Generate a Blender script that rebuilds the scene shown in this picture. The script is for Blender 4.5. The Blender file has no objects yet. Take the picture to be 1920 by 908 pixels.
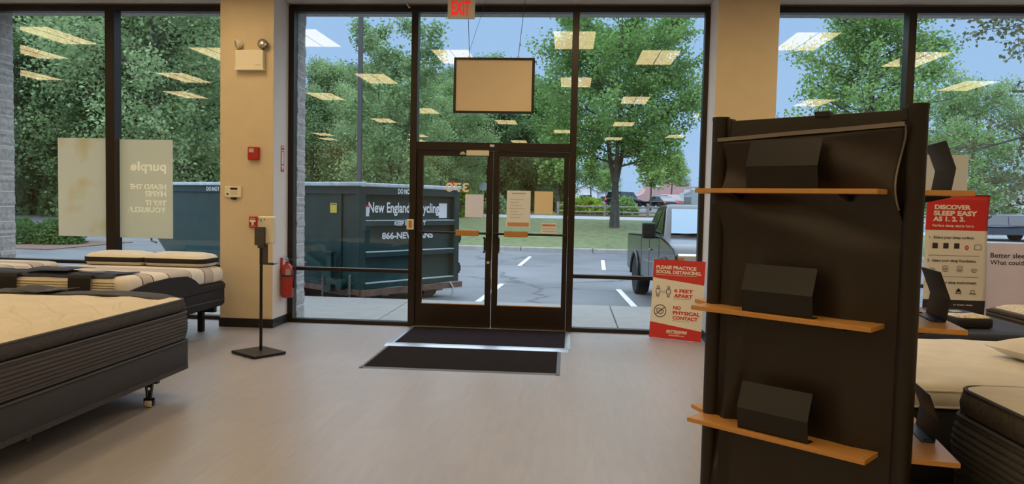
import bpy, bmesh, math, random
import numpy as np
from mathutils import Vector, Matrix, Euler

# ------------------------------------------------------------------ camera, sky, exposure
SC = bpy.context.scene
COL = SC.collection
CAM_F = 1413.24 / 1920.0 * 36.0
CAM_YAW, CAM_PITCH, CAM_ROLL, CAM_H = 0.0758, 0.0529, 0.0216, 1.5292
SKY_LOW = (0.44, 0.66, 0.98)
SKY_MID = (0.39, 0.61, 0.97)
SKY_TOP = (2.5, 3.0, 3.7)
SKY_STRENGTH = 1.0
LAMP_COLOR = (1.0, 0.74, 0.39)
LAMP_STRENGTH = 9.6
SC.view_settings.view_transform = 'Standard'
SC.view_settings.look = 'None'
SC.view_settings.gamma = 1.0
SC.view_settings.use_curve_mapping = False
SC.view_settings.exposure = 0.0

def make_camera():
    cy, sy = math.cos(CAM_YAW), math.sin(CAM_YAW)
    fwd = Vector((-sy * math.cos(CAM_PITCH), cy * math.cos(CAM_PITCH), -math.sin(CAM_PITCH)))
    right = Vector((cy, sy, 0)); up = right.cross(fwd)
    r2 = right * math.cos(CAM_ROLL) + up * math.sin(CAM_ROLL)
    u2 = -right * math.sin(CAM_ROLL) + up * math.cos(CAM_ROLL)
    cd = bpy.data.cameras.new('camera'); cd.sensor_width = 36.0; cd.lens = CAM_F
    cd.clip_start = 0.05; cd.clip_end = 600
    co = bpy.data.objects.new('camera', cd); COL.objects.link(co)
    m = Matrix.Identity(4)
    for i in range(3):
        m[i][0], m[i][1], m[i][2] = r2[i], u2[i], -fwd[i]
    m[0][3], m[1][3], m[2][3] = 0, 0, CAM_H
    co.matrix_world = m
    SC.camera = co
make_camera()

def make_world():
    w = bpy.data.worlds.new('evening_sky'); SC.world = w; w.use_nodes = True
    nt = w.node_tree; nt.nodes.clear()
    out = nt.nodes.new('ShaderNodeOutputWorld'); bg = nt.nodes.new('ShaderNodeBackground')
    tc = nt.nodes.new('ShaderNodeTexCoord'); sep = nt.nodes.new('ShaderNodeSeparateXYZ')
    cr = nt.nodes.new('ShaderNodeValToRGB')
    nt.links.new(tc.outputs['Generated'], sep.inputs[0]); nt.links.new(sep.outputs['Z'], cr.inputs[0])
    e = cr.color_ramp.elements
    e[0].position = 0.0; e[0].color = SKY_LOW + (1,)
    e[1].position = 1.0; e[1].color = SKY_TOP + (1,)
    a = e.new(0.27); a.color = SKY_MID + (1,)
    b = e.new(0.46); b.color = (2.0, 2.42, 3.05, 1)
    nt.links.new(cr.outputs[0], bg.inputs[0]); bg.inputs[1].default_value = SKY_STRENGTH
    nt.links.new(bg.outputs[0], out.inputs[0])
make_world()
sun_d = bpy.data.lights.new('evening_sun', 'SUN'); sun_d.energy = 1.0; sun_d.angle = math.radians(50)
sun_d.color = (1.0, 0.95, 0.85)
sun_o = bpy.data.objects.new('evening_sun', sun_d); COL.objects.link(sun_o)
sun_o.location = (-10, -10, 30); sun_o.rotation_euler = Euler((math.radians(38), 0, math.radians(-25)))
try:
    SC.cycles.use_denoising = True
    SC.cycles.use_adaptive_sampling = False
    SC.cycles.transparent_max_bounces = 24
except Exception:
    pass

# ------------------------------------------------------------------ materials
def lin(h):
    h = h.lstrip('#')
    out = []
    for i in (0, 2, 4):
        c = int(h[i:i + 2], 16) / 255.0
        out.append(c / 12.92 if c <= 0.04045 else ((c + 0.055) / 1.055) ** 2.4)
    return tuple(out)

def new_mat(name):
    m = bpy.data.materials.new(name); m.use_nodes = True
    nt = m.node_tree; b = nt.nodes['Principled BSDF']
    return m, nt, b

def mat(name, col, rough=0.6, metal=0.0, var=0.0, vscale=20.0, bump=0.0, bscale=80.0, coat=0.0, spec=0.5, stretch=None, sheen=0.0):
    """principled material with optional noise variation and bump, object coordinates"""
    if isinstance(col, str): col = lin(col)
    m, nt, b = new_mat(name)
    b.inputs['Base Color'].default_value = (*col, 1)
    b.inputs['Roughness'].default_value = rough
    b.inputs['Metallic'].default_value = metal
    b.inputs['Coat Weight'].default_value = coat
    b.inputs['Specular IOR Level'].default_value = spec
    b.inputs['Sheen Weight'].default_value = sheen
    if var > 0 or bump > 0:
        tc = nt.nodes.new('ShaderNodeTexCoord'); mp = nt.nodes.new('ShaderNodeMapping')
        nt.links.new(tc.outputs['Object'], mp.inputs[0])
        if stretch: mp.inputs['Scale'].default_value = stretch
    if var > 0:
        n = nt.nodes.new('ShaderNodeTexNoise'); n.inputs['Scale'].default_value = vscale; n.inputs['Detail'].default_value = 4
        nt.links.new(mp.outputs[0], n.inputs['Vector'])
        cr = nt.nodes.new('ShaderNodeValToRGB')
        cr.color_ramp.elements[0].position = 0.3; cr.color_ramp.elements[1].position = 0.7
        cr.color_ramp.elements[0].color = (*[max(0, c * (1 - var)) for c in col], 1)
        cr.color_ramp.elements[1].color = (*[min(1, c * (1 + var)) for c in col], 1)
        nt.links.new(n.outputs['Fac'], cr.inputs[0]); nt.links.new(cr.outputs[0], b.inputs['Base Color'])
    if bump > 0:
        n2 = nt.nodes.new('ShaderNodeTexNoise'); n2.inputs['Scale'].default_value = bscale; n2.inputs['Detail'].default_value = 3
        nt.links.new(mp.outputs[0], n2.inputs['Vector'])
        bp = nt.nodes.new('ShaderNodeBump'); bp.inputs['Strength'].default_value = bump; bp.inputs['Distance'].default_value = 0.01
        nt.links.new(n2.outputs['Fac'], bp.inputs['Height']); nt.links.new(bp.outputs[0], b.inputs['Normal'])
    return m

def emis(name, col, strength):
    m, nt, b = new_mat(name)
    b.inputs['Base Color'].default_value = (*col, 1)
    b.inputs['Emission Color'].default_value = (*col, 1)
    b.inputs['Emission Strength'].default_value = strength
    return m

def glass_mat(name, tint=(0.95, 0.97, 0.96)):
    """clear sheet glass: Fresnel (Schlick) mirror over a straight-through transmission"""
    m = bpy.data.materials.new(name); m.use_nodes = True
    nt = m.node_tree; nt.nodes.clear()
    out = nt.nodes.new('ShaderNodeOutputMaterial'); mix = nt.nodes.new('ShaderNodeMixShader')
    tr = nt.nodes.new('ShaderNodeBsdfTransparent'); gl = nt.nodes.new('ShaderNodeBsdfGlossy')
    tr.inputs[0].default_value = (*tint, 1); gl.inputs['Roughness'].default_value = 0.0
    lw = nt.nodes.new('ShaderNodeLayerWeight'); lw.inputs[0].default_value = 0.5
    p = nt.nodes.new('ShaderNodeMath'); p.operation = 'POWER'; p.inputs[1].default_value = 5
    ma = nt.nodes.new('ShaderNodeMath'); ma.operation = 'MULTIPLY_ADD'; ma.inputs[1].default_value = 0.962; ma.inputs[2].default_value = 0.038
    nt.links.new(lw.outputs['Facing'], p.inputs[0]); nt.links.new(p.outputs[0], ma.inputs[0]); nt.links.new(ma.outputs[0], mix.inputs[0])
    nt.links.new(tr.outputs[0], mix.inputs[1]); nt.links.new(gl.outputs[0], mix.inputs[2]); nt.links.new(mix.outputs[0], out.inputs[0])
    return m

def paper_mat(name, col, trans=0.4, var=0.0, vscale=4.0, col2=None):
    """thin printed sheet: diffuse with light coming through from behind"""
    if isinstance(col, str): col = lin(col)
    m = bpy.data.materials.new(name); m.use_nodes = True
    nt = m.node_tree; nt.nodes.clear()
    out = nt.nodes.new('ShaderNodeOutputMaterial'); mix = nt.nodes.new('ShaderNodeMixShader')
    d = nt.nodes.new('ShaderNodeBsdfDiffuse'); t = nt.nodes.new('ShaderNodeBsdfTranslucent')
    d.inputs[0].default_value = (*col, 1); t.inputs[0].default_value = (*col, 1); mix.inputs[0].default_value = trans
    if col2 is not None:
        if isinstance(col2, str): col2 = lin(col2)
        tc = nt.nodes.new('ShaderNodeTexCoord'); n = nt.nodes.new('ShaderNodeTexNoise'); n.inputs['Scale'].default_value = vscale
        n.inputs['Detail'].default_value = 3
        cr = nt.nodes.new('ShaderNodeValToRGB'); cr.color_ramp.elements[0].position = 0.52; cr.color_ramp.elements[1].position = 0.62
        cr.color_ramp.elements[0].color = (*col, 1); cr.color_ramp.elements[1].color = (*col2, 1)
        nt.links.new(tc.outputs['Object'], n.inputs['Vector']); nt.links.new(n.outputs['Fac'], cr.inputs[0])
        nt.links.new(cr.outputs[0], d.inputs[0]); nt.links.new(cr.outputs[0], t.inputs[0])
    nt.links.new(d.outputs[0], mix.inputs[1]); nt.links.new(t.outputs[0], mix.inputs[2]); nt.links.new(mix.outputs[0], out.inputs[0])
    return m

def leaf_mat(name, c1, c2, trans=0.35):
    m = bpy.data.materials.new(name); m.use_nodes = True
    nt = m.node_tree; nt.nodes.clear()
    out = nt.nodes.new('ShaderNodeOutputMaterial'); mix = nt.nodes.new('ShaderNodeMixShader')
    d = nt.nodes.new('ShaderNodeBsdfDiffuse'); t = nt.nodes.new('ShaderNodeBsdfTranslucent')
    oi = nt.nodes.new('ShaderNodeObjectInfo'); tc = nt.nodes.new('ShaderNodeTexCoord')
    n = nt.nodes.new('ShaderNodeTexNoise'); n.inputs['Scale'].default_value = 0.9; n.inputs['Detail'].default_value = 6
    add = nt.nodes.new('ShaderNodeMath'); add.operation = 'MULTIPLY_ADD'; add.inputs[1].default_value = 0.35
    nt.links.new(tc.outputs['Object'], n.inputs['Vector'])
    nt.links.new(oi.outputs['Random'], add.inputs[0]); nt.links.new(n.outputs['Fac'], add.inputs[2])
    cr = nt.nodes.new('ShaderNodeValToRGB'); cr.color_ramp.elements[0].position = 0.38; cr.color_ramp.elements[1].position = 0.95
    cr.color_ramp.elements[0].color = (*c1, 1); cr.color_ramp.elements[1].color = (*c2, 1)
    nt.links.new(add.outputs[0], cr.inputs[0])
    nt.links.new(cr.outputs[0], d.inputs[0]); nt.links.new(cr.outputs[0], t.inputs[0]); mix.inputs[0].default_value = trans
    nt.links.new(d.outputs[0], mix.inputs[1]); nt.links.new(t.outputs[0], mix.inputs[2]); nt.links.new(mix.outputs[0], out.inputs[0])
    return m

def floor_mat():
    m, nt, b = new_mat('taupe_vinyl_plank')
    tc = nt.nodes.new('ShaderNodeTexCoord'); mp = nt.nodes.new('ShaderNodeMapping'); mp.inputs['Rotation'].default_value = (0, 0, math.pi / 2)
    br = nt.nodes.new('ShaderNodeTexBrick')
    br.inputs['Scale'].default_value = 1.0; br.inputs['Brick Width'].default_value = 1.22; br.inputs['Row Height'].default_value = 0.18
    br.inputs['Mortar Size'].default_value = 0.0008; br.inputs['Bias'].default_value = 0.0
    br.inputs['Color1'].default_value = (0.355, 0.335, 0.352, 1); br.inputs['Color2'].default_value = (0.38, 0.358, 0.375, 1); br.inputs['Mortar'].default_value = (0.32, 0.30, 0.315, 1)
    nt.links.new(tc.outputs['Object'], mp.inputs[0]); nt.links.new(mp.outputs[0], br.inputs['Vector'])
    mp2 = nt.nodes.new('ShaderNodeMapping'); mp2.inputs['Scale'].default_value = (22, 3.0, 1)
    n = nt.nodes.new('ShaderNodeTexNoise'); n.inputs['Scale'].default_value = 1.0; n.inputs['Detail'].default_value = 6
    nt.links.new(tc.outputs['Object'], mp2.inputs[0]); nt.links.new(mp2.outputs[0], n.inputs['Vector'])
    mx = nt.nodes.new('ShaderNodeMix'); mx.data_type = 'RGBA'; mx.blend_type = 'OVERLAY'; mx.inputs[0].default_value = 0.14
    nt.links.new(br.outputs['Color'], mx.inputs[6]); nt.links.new(n.outputs['Fac'], mx.inputs[7]); nt.links.new(mx.outputs[2], b.inputs['Base Color'])
    n3 = nt.nodes.new('ShaderNodeTexNoise'); n3.inputs['Scale'].default_value = 1.3
    mr = nt.nodes.new('ShaderNodeMapRange'); mr.inputs[3].default_value = 0.32; mr.inputs[4].default_value = 0.42; b.inputs['Specular IOR Level'].default_value = 1.0
    nt.links.new(tc.outputs['Object'], n3.inputs['Vector']); nt.links.new(n3.outputs['Fac'], mr.inputs[0]); nt.links.new(mr.outputs[0], b.inputs['Roughness'])
    bp = nt.nodes.new('ShaderNodeBump'); bp.inputs['Strength'].default_value = 0.10; bp.inputs['Distance'].default_value = 0.002
    nt.links.new(n.outputs['Fac'], bp.inputs['Height']); nt.links.new(bp.outputs[0], b.inputs['Normal'])
    return m

def ceiling_mat():
    m, nt, b = new_mat('acoustic_ceiling_tile')
    tc = nt.nodes.new('ShaderNodeTexCoord'); br = nt.nodes.new('ShaderNodeTexBrick'); br.offset = 0.0
    br.inputs['Scale'].default_value = 1.0; br.inputs['Brick Width'].default_value = 1.22; br.inputs['Row Height'].default_value = 0.61
    br.inputs['Mortar Size'].default_value = 0.012
    br.inputs['Color1'].default_value = (0.66, 0.63, 0.6, 1); br.inputs['Color2'].default_value = (0.70, 0.67, 0.64, 1); br.inputs['Mortar'].default_value = (0.75, 0.73, 0.7, 1)
    nt.links.new(tc.outputs['Object'], br.inputs['Vector'])
    n = nt.nodes.new('ShaderNodeTexNoise'); n.inputs['Scale'].default_value = 60; n.inputs['Detail'].default_value = 5
    nt.links.new(tc.outputs['Object'], n.inputs['Vector'])
    mx = nt.nodes.new('ShaderNodeMix'); mx.data_type = 'RGBA'; mx.blend_type = 'MULTIPLY'; mx.inputs[0].default_value = 0.35
    nt.links.new(br.outputs['Color'], mx.inputs[6]); nt.links.new(n.outputs['Fac'], mx.inputs[7]); nt.links.new(mx.outputs[2], b.inputs['Base Color'])
    b.inputs['Roughness'].default_value = 0.9
    return m

def ribbed(name, col, rough, scale, axis='Z', strength=0.6, var=0.1, dist=0.01):
    """knit or quilted fabric with regular ribs"""
    if isinstance(col, str): col = lin(col)
    m = mat(name, col, rough, var=var, vscale=90, sheen=0.2, spec=0.2)
    nt = m.node_tree; b = nt.nodes['Principled BSDF']
    tc = nt.nodes.new('ShaderNodeTexCoord'); w = nt.nodes.new('ShaderNodeTexWave'); w.bands_direction = axis
    w.inputs['Scale'].default_value = scale; w.inputs['Distortion'].default_value = 0.12; w.inputs['Detail'].default_value = 1
    nt.links.new(tc.outputs['Object'], w.inputs['Vector'])
    bp = nt.nodes.new('ShaderNodeBump'); bp.inputs['Strength'].default_value = strength; bp.inputs['Distance'].default_value = dist
    nt.links.new(w.outputs['Fac'], bp.inputs['Height']); nt.links.new(bp.outputs[0], b.inputs['Normal'])
    return m

def asphalt_mat():
    m, nt, b = new_mat('worn_asphalt')
    tc = nt.nodes.new('ShaderNodeTexCoord')
    n = nt.nodes.new('ShaderNodeTexNoise'); n.inputs['Scale'].default_value = 0.35; n.inputs['Detail'].default_value = 9; n.inputs['Roughness'].default_value = 0.65
    cr = nt.nodes.new('ShaderNodeValToRGB'); cr.color_ramp.elements[0].position = 0.35; cr.color_ramp.elements[1].position = 0.68
    cr.color_ramp.elements[0].color = (0.10, 0.105, 0.115, 1); cr.color_ramp.elements[1].color = (0.165, 0.17, 0.185, 1)
    nt.links.new(tc.outputs['Object'], n.inputs['Vector']); nt.links.new(n.outputs['Fac'], cr.inputs[0])
    v = nt.nodes.new('ShaderNodeTexVoronoi'); v.feature = 'DISTANCE_TO_EDGE'; v.inputs['Scale'].default_value = 0.33
    nz = nt.nodes.new('ShaderNodeTexNoise'); nz.inputs['Scale'].default_value = 1.4; nz.inputs['Detail'].default_value = 5
    mxv = nt.nodes.new('ShaderNodeMix'); mxv.data_type = 'VECTOR'; mxv.inputs[0].default_value = 0.45
    nt.links.new(tc.outputs['Object'], nz.inputs['Vector']); nt.links.new(tc.outputs['Object'], mxv.inputs[4]); nt.links.new(nz.outputs['Color'], mxv.inputs[5])
    nt.links.new(mxv.outputs[1], v.inputs['Vector'])
    c2 = nt.nodes.new('ShaderNodeValToRGB'); c2.color_ramp.elements[0].position = 0.004; c2.color_ramp.elements[1].position = 0.012
    c2.color_ramp.elements[0].color = (0.4, 0.4, 0.4, 1); c2.color_ramp.elements[1].color = (1, 1, 1, 1)
    nt.links.new(v.outputs['Distance'], c2.inputs[0])
    mx = nt.nodes.new('ShaderNodeMix'); mx.data_type = 'RGBA'; mx.blend_type = 'MULTIPLY'; mx.inputs[0].default_value = 1.0
    nt.links.new(cr.outputs[0], mx.inputs[6]); nt.links.new(c2.outputs[0], mx.inputs[7]); nt.links.new(mx.outputs[2], b.inputs['Base Color'])
    b.inputs['Roughness'].default_value = 0.55
    n2 = nt.nodes.new('ShaderNodeTexNoise'); n2.inputs['Scale'].default_value = 90
    bp = nt.nodes.new('ShaderNodeBump'); bp.inputs['Strength'].default_value = 0.3; bp.inputs['Distance'].default_value = 0.01
    nt.links.new(tc.outputs['Object'], n2.inputs['Vector']); nt.links.new(n2.outputs['Fac'], bp.inputs['Height']); nt.links.new(bp.outputs[0], b.inputs['Normal'])
    return m

M = {}
M['floor'] = floor_mat(); M['ceiling'] = ceiling_mat()
M['tan_wall'] = mat('tan_wall_paint', (0.66, 0.545, 0.375), 0.7, var=0.03, vscale=6, bump=0.05, bscale=200)
M['reveal'] = mat('daylit_reveal_tone', (0.74, 0.70, 0.68), 0.7)  # pier sides: window daylight put into a paler, greyer tone than the front
M['baseboard'] = mat('dark_vinyl_baseboard', (0.012, 0.010, 0.010), 0.45)
M['bronze'] = mat('dark_bronze_aluminium', (0.020, 0.012, 0.008), 0.38, metal=0.3, var=0.1)
M['glass'] = glass_mat('storefront_glass')
M['block'] = mat('split_face_block', (0.40, 0.385, 0.37), 0.95, var=0.25, vscale=18, bump=0.9, bscale=45)
M['mortar'] = mat('pale_mortar', (0.62, 0.60, 0.57), 0.9)
M['concrete'] = mat('sidewalk_concrete', (0.29, 0.275, 0.255), 0.9, var=0.08, vscale=5, bump=0.1, bscale=60)
M['asphalt'] = asphalt_mat()
M['line_paint'] = mat('white_line_paint', (0.72, 0.72, 0.72), 0.8, var=0.15, vscale=8)
M['white'] = mat('white_plastic', (0.78, 0.77, 0.74), 0.4)
M['offwhite'] = mat('ivory_plastic', (0.78, 0.72, 0.58), 0.4)
M['red'] = mat('alarm_red', (0.42, 0.018, 0.012), 0.4)
M['black'] = mat('black_plastic', (0.010, 0.010, 0.010), 0.4)
M['black_metal'] = mat('black_powder_coat', (0.012, 0.012, 0.012), 0.42, metal=0.2)
M['dark_grey'] = mat('dark_grey_plastic', (0.07, 0.065, 0.06), 0.45)
M['chrome'] = mat('brushed_steel', (0.62, 0.62, 0.62), 0.28, metal=1.0)
M['alu'] = mat('aluminium_strip', (0.72, 0.72, 0.74), 0.33, metal=0.9)
M['mat_rib'] = ribbed('charcoal_entrance_mat', (0.022, 0.016, 0.020), 0.95, 14, 'X', 0.3, var=0.35)
M['mat_rib'].node_tree.nodes['Principled BSDF'].inputs['Specular IOR Level'].default_value = 0.05
M['mat_rib'].node_tree.nodes['Principled BSDF'].inputs['Sheen Weight'].default_value = 0.0
M['mat_rib2'] = mat('charcoal_carpet_mat', (0.022, 0.017, 0.017), 0.95, spec=0.05, var=0.4, vscale=220, bump=0.5, bscale=300)
M['oak'] = mat('honey_beech_laminate', (0.58, 0.29, 0.080), 0.36, var=0.05, vscale=3.0, stretch=(3, 30, 30))
M['fabric'] = mat('black_banner_vinyl', (0.020, 0.0135, 0.0095), 0.36, var=0.12, vscale=5, bump=0.1, bscale=500)
M['tower'] = mat('black_brown_tower', (0.013, 0.0085, 0.006), 0.5, bump=0.05, bscale=300)
M['holder'] = mat('black_sheet_steel', (0.0055, 0.005, 0.005), 0.40)
M['dull_metal'] = mat('dull_grey_metal', (0.22, 0.20, 0.18), 0.4, metal=0.7)
M['printed_red'] = mat('printed_red', (0.60, 0.022, 0.020), 0.45)
M['printed_cream'] = mat('printed_white_card', (0.80, 0.76, 0.68), 0.45)
M['printed_dark'] = mat('printed_dark_ink', (0.03, 0.02, 0.025), 0.6)
M['printed_grey'] = mat('printed_grey_ink', (0.35, 0.30, 0.26), 0.6)

# ------------------------------------------------------------------ mesh helpers
class MB:
    def __init__(s): s.v = []; s.f = []; s.m = []
    def quad(s, a, b, c, d, mi=0):
        n = len(s.v); s.v += [tuple(a), tuple(b), tuple(c), tuple(d)]; s.f.append((n, n + 1, n + 2, n + 3)); s.m.append(mi); return s
    def poly(s, pts, mi=0):
        n = len(s.v); s.v += [tuple(p) for p in pts]; s.f.append(tuple(range(n, n + len(pts)))); s.m.append(mi); return s
    def box(s, x0, x1, y0, y1, z0, z1, mi=0, T=None):
        n = len(s.v)
        p = [(x0, y0, z0), (x1, y0, z0), (x1, y1, z0), (x0, y1, z0), (x0, y0, z1), (x1, y0, z1), (x1, y1, z1), (x0, y1, z1)]
        if T is not None: p = [tuple(T @ Vector(q)) for q in p]
        s.v += p
        for f in ((0, 3, 2, 1), (4, 5, 6, 7), (0, 1, 5, 4), (1, 2, 6, 5), (2, 3, 7, 6), (3, 0, 4, 7)):
            s.f.append(tuple(n + i for i in f)); s.m.append(mi)
        return s
    def prism(s, pts, axis, a0, a1, mi=0):
        """extrude a 2D outline along an axis; pts are the two other coordinates in order"""
        def mk(p, a):
            return (a, p[0], p[1]) if axis == 'x' else ((p[0], a, p[1]) if axis == 'y' else (p[0], p[1], a))
        n = len(s.v); k = len(pts)
        s.v += [mk(p, a0) for p in pts] + [mk(p, a1) for p in pts]
        s.f.append(tuple(n + i for i in reversed(range(k)))); s.m.append(mi)
        s.f.append(tuple(n + k + i for i in range(k))); s.m.append(mi)
        for i in range(k):
            j = (i + 1) % k; s.f.append((n + i, n + j, n + k + j, n + k + i)); s.m.append(mi)
        return s
    def rings(s, rs, closed=True, cap0=True, cap1=True, mi=0, mis=None):
        n = len(s.v); k = len(rs[0])
        for r in rs: s.v += [tuple(p) for p in r]
        for a in range(len(rs) - 1):
            m_ = mis[a] if mis else mi
            for i in range(k if closed else k - 1):
                j = (i + 1) % k
                s.f.append((n + a * k + i, n + a * k + j, n + (a + 1) * k + j, n + (a + 1) * k + i)); s.m.append(m_)
        if cap0: s.f.append(tuple(n + i for i in reversed(range(k)))); s.m.append(mis[0] if mis else mi)
        if cap1: s.f.append(tuple(n + (len(rs) - 1) * k + i for i in range(k))); s.m.append(mis[-1] if mis else mi)
        return s
    def tube(s, pts, r, seg=8, mi=0, cap=True):
        pts = [Vector(p) for p in pts]; rs = []
        rad = r if isinstance(r, (list, tuple)) else [r] * len(pts)
        prev = None
        for i, p in enumerate(pts):
            t = (pts[min(i + 1, len(pts) - 1)] - pts[max(i - 1, 0)]).normalized()
            if prev is None:
                a = Vector((0, 0, 1)) if abs(t.z) < 0.9 else Vector((1, 0, 0))
                u = t.cross(a).normalized()
            else:
                u = (prev - t * prev.dot(t)).normalized()
            prev = u; w = t.cross(u)
            rs.append([p + (u * math.cos(2 * math.pi * k / seg) + w * math.sin(2 * math.pi * k / seg)) * rad[i] for k in range(seg)])
        return s.rings(rs, True, cap, cap, mi)
    def cyl(s, a, b, r, seg=16, mi=0, r2=None): return s.tube([a, b], [r, r if r2 is None else r2], seg, mi)
    def lathe(s, prof, seg=16, T=None, mi=0, mis=None):
        rs = []
        for r, z in prof:
            ring = [Vector((r * math.cos(2 * math.pi * k / seg), r * math.sin(2 * math.pi * k / seg), z)) for k in range(seg)]
            rs.append([T @ p for p in ring] if T is not None else ring)
        return s.rings(rs, True, True, True, mi, mis)
    def xf(s, T, start=0):
        s.v = s.v[:start] + [tuple(T @ Vector(p)) for p in s.v[start:]]; return s

def build(name, mb, mats, parent=None, smooth=False, bevel=0.0, seg=2, sub=0):
    me = bpy.data.meshes.new(name)
    me.from_pydata(mb.v, [], mb.f)
    if not isinstance(mats, (list, tuple)): mats = [mats]
    for m_ in mats: me.materials.append(m_)
    me.polygons.foreach_set('material_index', mb.m)
    me.validate(); me.update()
    bm = bmesh.new(); bm.from_mesh(me)
    bmesh.ops.remove_doubles(bm, verts=bm.verts, dist=1e-5)
    bmesh.ops.recalc_face_normals(bm, faces=bm.faces)
    bm.to_mesh(me); bm.free()
    if smooth:
        me.polygons.foreach_set('use_smooth', [True] * len(me.polygons))
        me.set_sharp_from_angle(angle=math.radians(smooth if smooth is not True else 40))
    o = bpy.data.objects.new(name, me); COL.objects.link(o)
    if parent is not None: o.parent = parent
    if bevel > 0:
        bv = o.modifiers.new('bevel', 'BEVEL'); bv.width = bevel; bv.segments = seg; bv.limit_method = 'ANGLE'; bv.angle_limit = math.radians(35)
    if sub:
        sm = o.modifiers.new('sub', 'SUBSURF'); sm.levels = sub; sm.render_levels = sub
    return o

def tag(o, label, cat, group=None, kind=None):
    o['label'] = label; o['category'] = cat
    if group: o['group'] = group
    if kind: o['kind'] = kind
    return o
def thing(name, label, cat, loc=(0, 0, 0), rz=0.0, group=None, kind=None):
    o = bpy.data.objects.new(name, None); COL.objects.link(o); o.location = loc; o.rotation_euler = (0, 0, rz)
    o.empty_display_size = 0.1
    return tag(o, label, cat, group, kind)
def structure(o, label=None, cat=None):
    o['kind'] = 'structure'
    if label: o['label'] = label
    if cat: o['category'] = cat
    return o
def part(o, label): o['label'] = label; return o
def dup(root, loc=None, rz=None, label=None, group=None, scale=None):
    r = root.copy(); COL.objects.link(r)
    if loc is not None: r.location = loc
    if rz is not None: r.rotation_euler = (r.rotation_euler[0], r.rotation_euler[1], rz)
    if scale is not None: r.scale = scale
    if label: r['label'] = label
    if group: r['group'] = group
    for ch in list(root.children):
        c = ch.copy(); COL.objects.link(c); c.parent = r
        for g in ch.children:
            d = g.copy(); COL.objects.link(d); d.parent = c
    return r

_text_cache = {}
def text_geo(s, bold=0.0, shear=0.0):
    key = (s, bold, shear)
    if key in _text_cache: return _text_cache[key]
    cu = bpy.data.curves.new('lettering', 'FONT'); cu.body = s; cu.size = 1.0; cu.offset = bold; cu.shear = shear
    cu.resolution_u = 3; cu.fill_mode = 'FRONT'
    ob = bpy.data.objects.new('lettering', cu); COL.objects.link(ob)
    dg = bpy.context.evaluated_depsgraph_get(); dg.update()
    me = bpy.data.meshes.new_from_object(ob.evaluated_get(dg))
    v = np.array([p.co[:] for p in me.vertices]); f = [tuple(p.vertices) for p in me.polygons]
    bpy.data.objects.remove(ob); bpy.data.curves.remove(cu); bpy.data.meshes.remove(me)
    v[:, :2] -= v[:, :2].min(axis=0)
    _text_cache[key] = (v, f); return v, f
def add_text(mb, s, O, U, V, w, h, mi=0, bold=0.02, shear=0.0, mirror=False):
    """letters fitted into a w x h rectangle whose lower-left corner is O, reading along U with V up"""
    v, f = text_geo(s, bold, shear)
    sx = w / v[:, 0].max(); sy = h / v[:, 1].max()
    O, U, V = Vector(O), Vector(U).normalized(), Vector(V).normalized()
    n = len(mb.v)
    for p in v:
        x = p[0] * sx
        if mirror: x = w - x
        mb.v.append(tuple(O + U * x + V * (p[1] * sy)))
    for q in f: mb.f.append(tuple(n + i for i in q)); mb.m.append(mi)
    return mb

def rrect(hx, hy, r, n=6, cx=0.0, cy=0.0):
    r = min(r, hx * 0.999, hy * 0.999); out = []
    for qx, qy, a0 in ((1, 1, 0), (-1, 1, 90), (-1, -1, 180), (1, -1, 270)):
        for k in range(n + 1):
            a = math.radians(a0 + 90.0 * k / n)
            out.append((cx + qx * (hx - r) + r * math.cos(a), cy + qy * (hy - r) + r * math.sin(a)))
    # densify the straight sides so that surface functions can shape them
    dense = []
    for i in range(len(out)):
        a, b = out[i], out[(i + 1) % len(out)]
        L = math.hypot(b[0] - a[0], b[1] - a[1]); k = max(1, int(L / 0.09))
        for j in range(k): dense.append((a[0] + (b[0] - a[0]) * j / k, a[1] + (b[1] - a[1]) * j / k))
    return dense
def slab(sx, sy, prof, rc, top_fn=None, inner=9, mis=None, side_fn=None, mi_top=0, mi_bottom=0):
    """rounded-rectangle body: prof = [(inset, z)...] from bottom to top edge; the top is closed by shrinking rings"""
    base = rrect(sx / 2, sy / 2, rc); mb = MB(); rs = []; ms = []
    def scaled(ins):
        fx = (sx / 2 - ins) / (sx / 2); fy = (sy / 2 - ins) / (sy / 2)
        return [(p[0] * fx, p[1] * fy) for p in base]
    for i, (ins, z) in enumerate(prof):
        pts = scaled(ins)
        rs.append([(x, y, z + (side_fn(x, y, z) if side_fn else 0)) for x, y in pts])
        if i: ms.append(mis[i - 1] if mis else 0)
    ins, z = prof[-1]
    for k in range(1, inner + 1):
        f = 1 - k / (inner + 0.25)
        fx = f * (sx / 2 - ins) / (sx / 2); fy = f * (sy / 2 - ins) / (sy / 2)
        rs.append([(p[0] * fx, p[1] * fy, z + (top_fn(p[0] * fx, p[1] * fy) if top_fn else 0) + (side_fn(p[0] * fx, p[1] * fy, z) if side_fn else 0)) for p in base]); ms.append(mi_top)
    mb.rings(rs, True, True, True, mis=ms)
    mb.m[-1] = mi_top; mb.m[-2] = mi_bottom
    return mb

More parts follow.
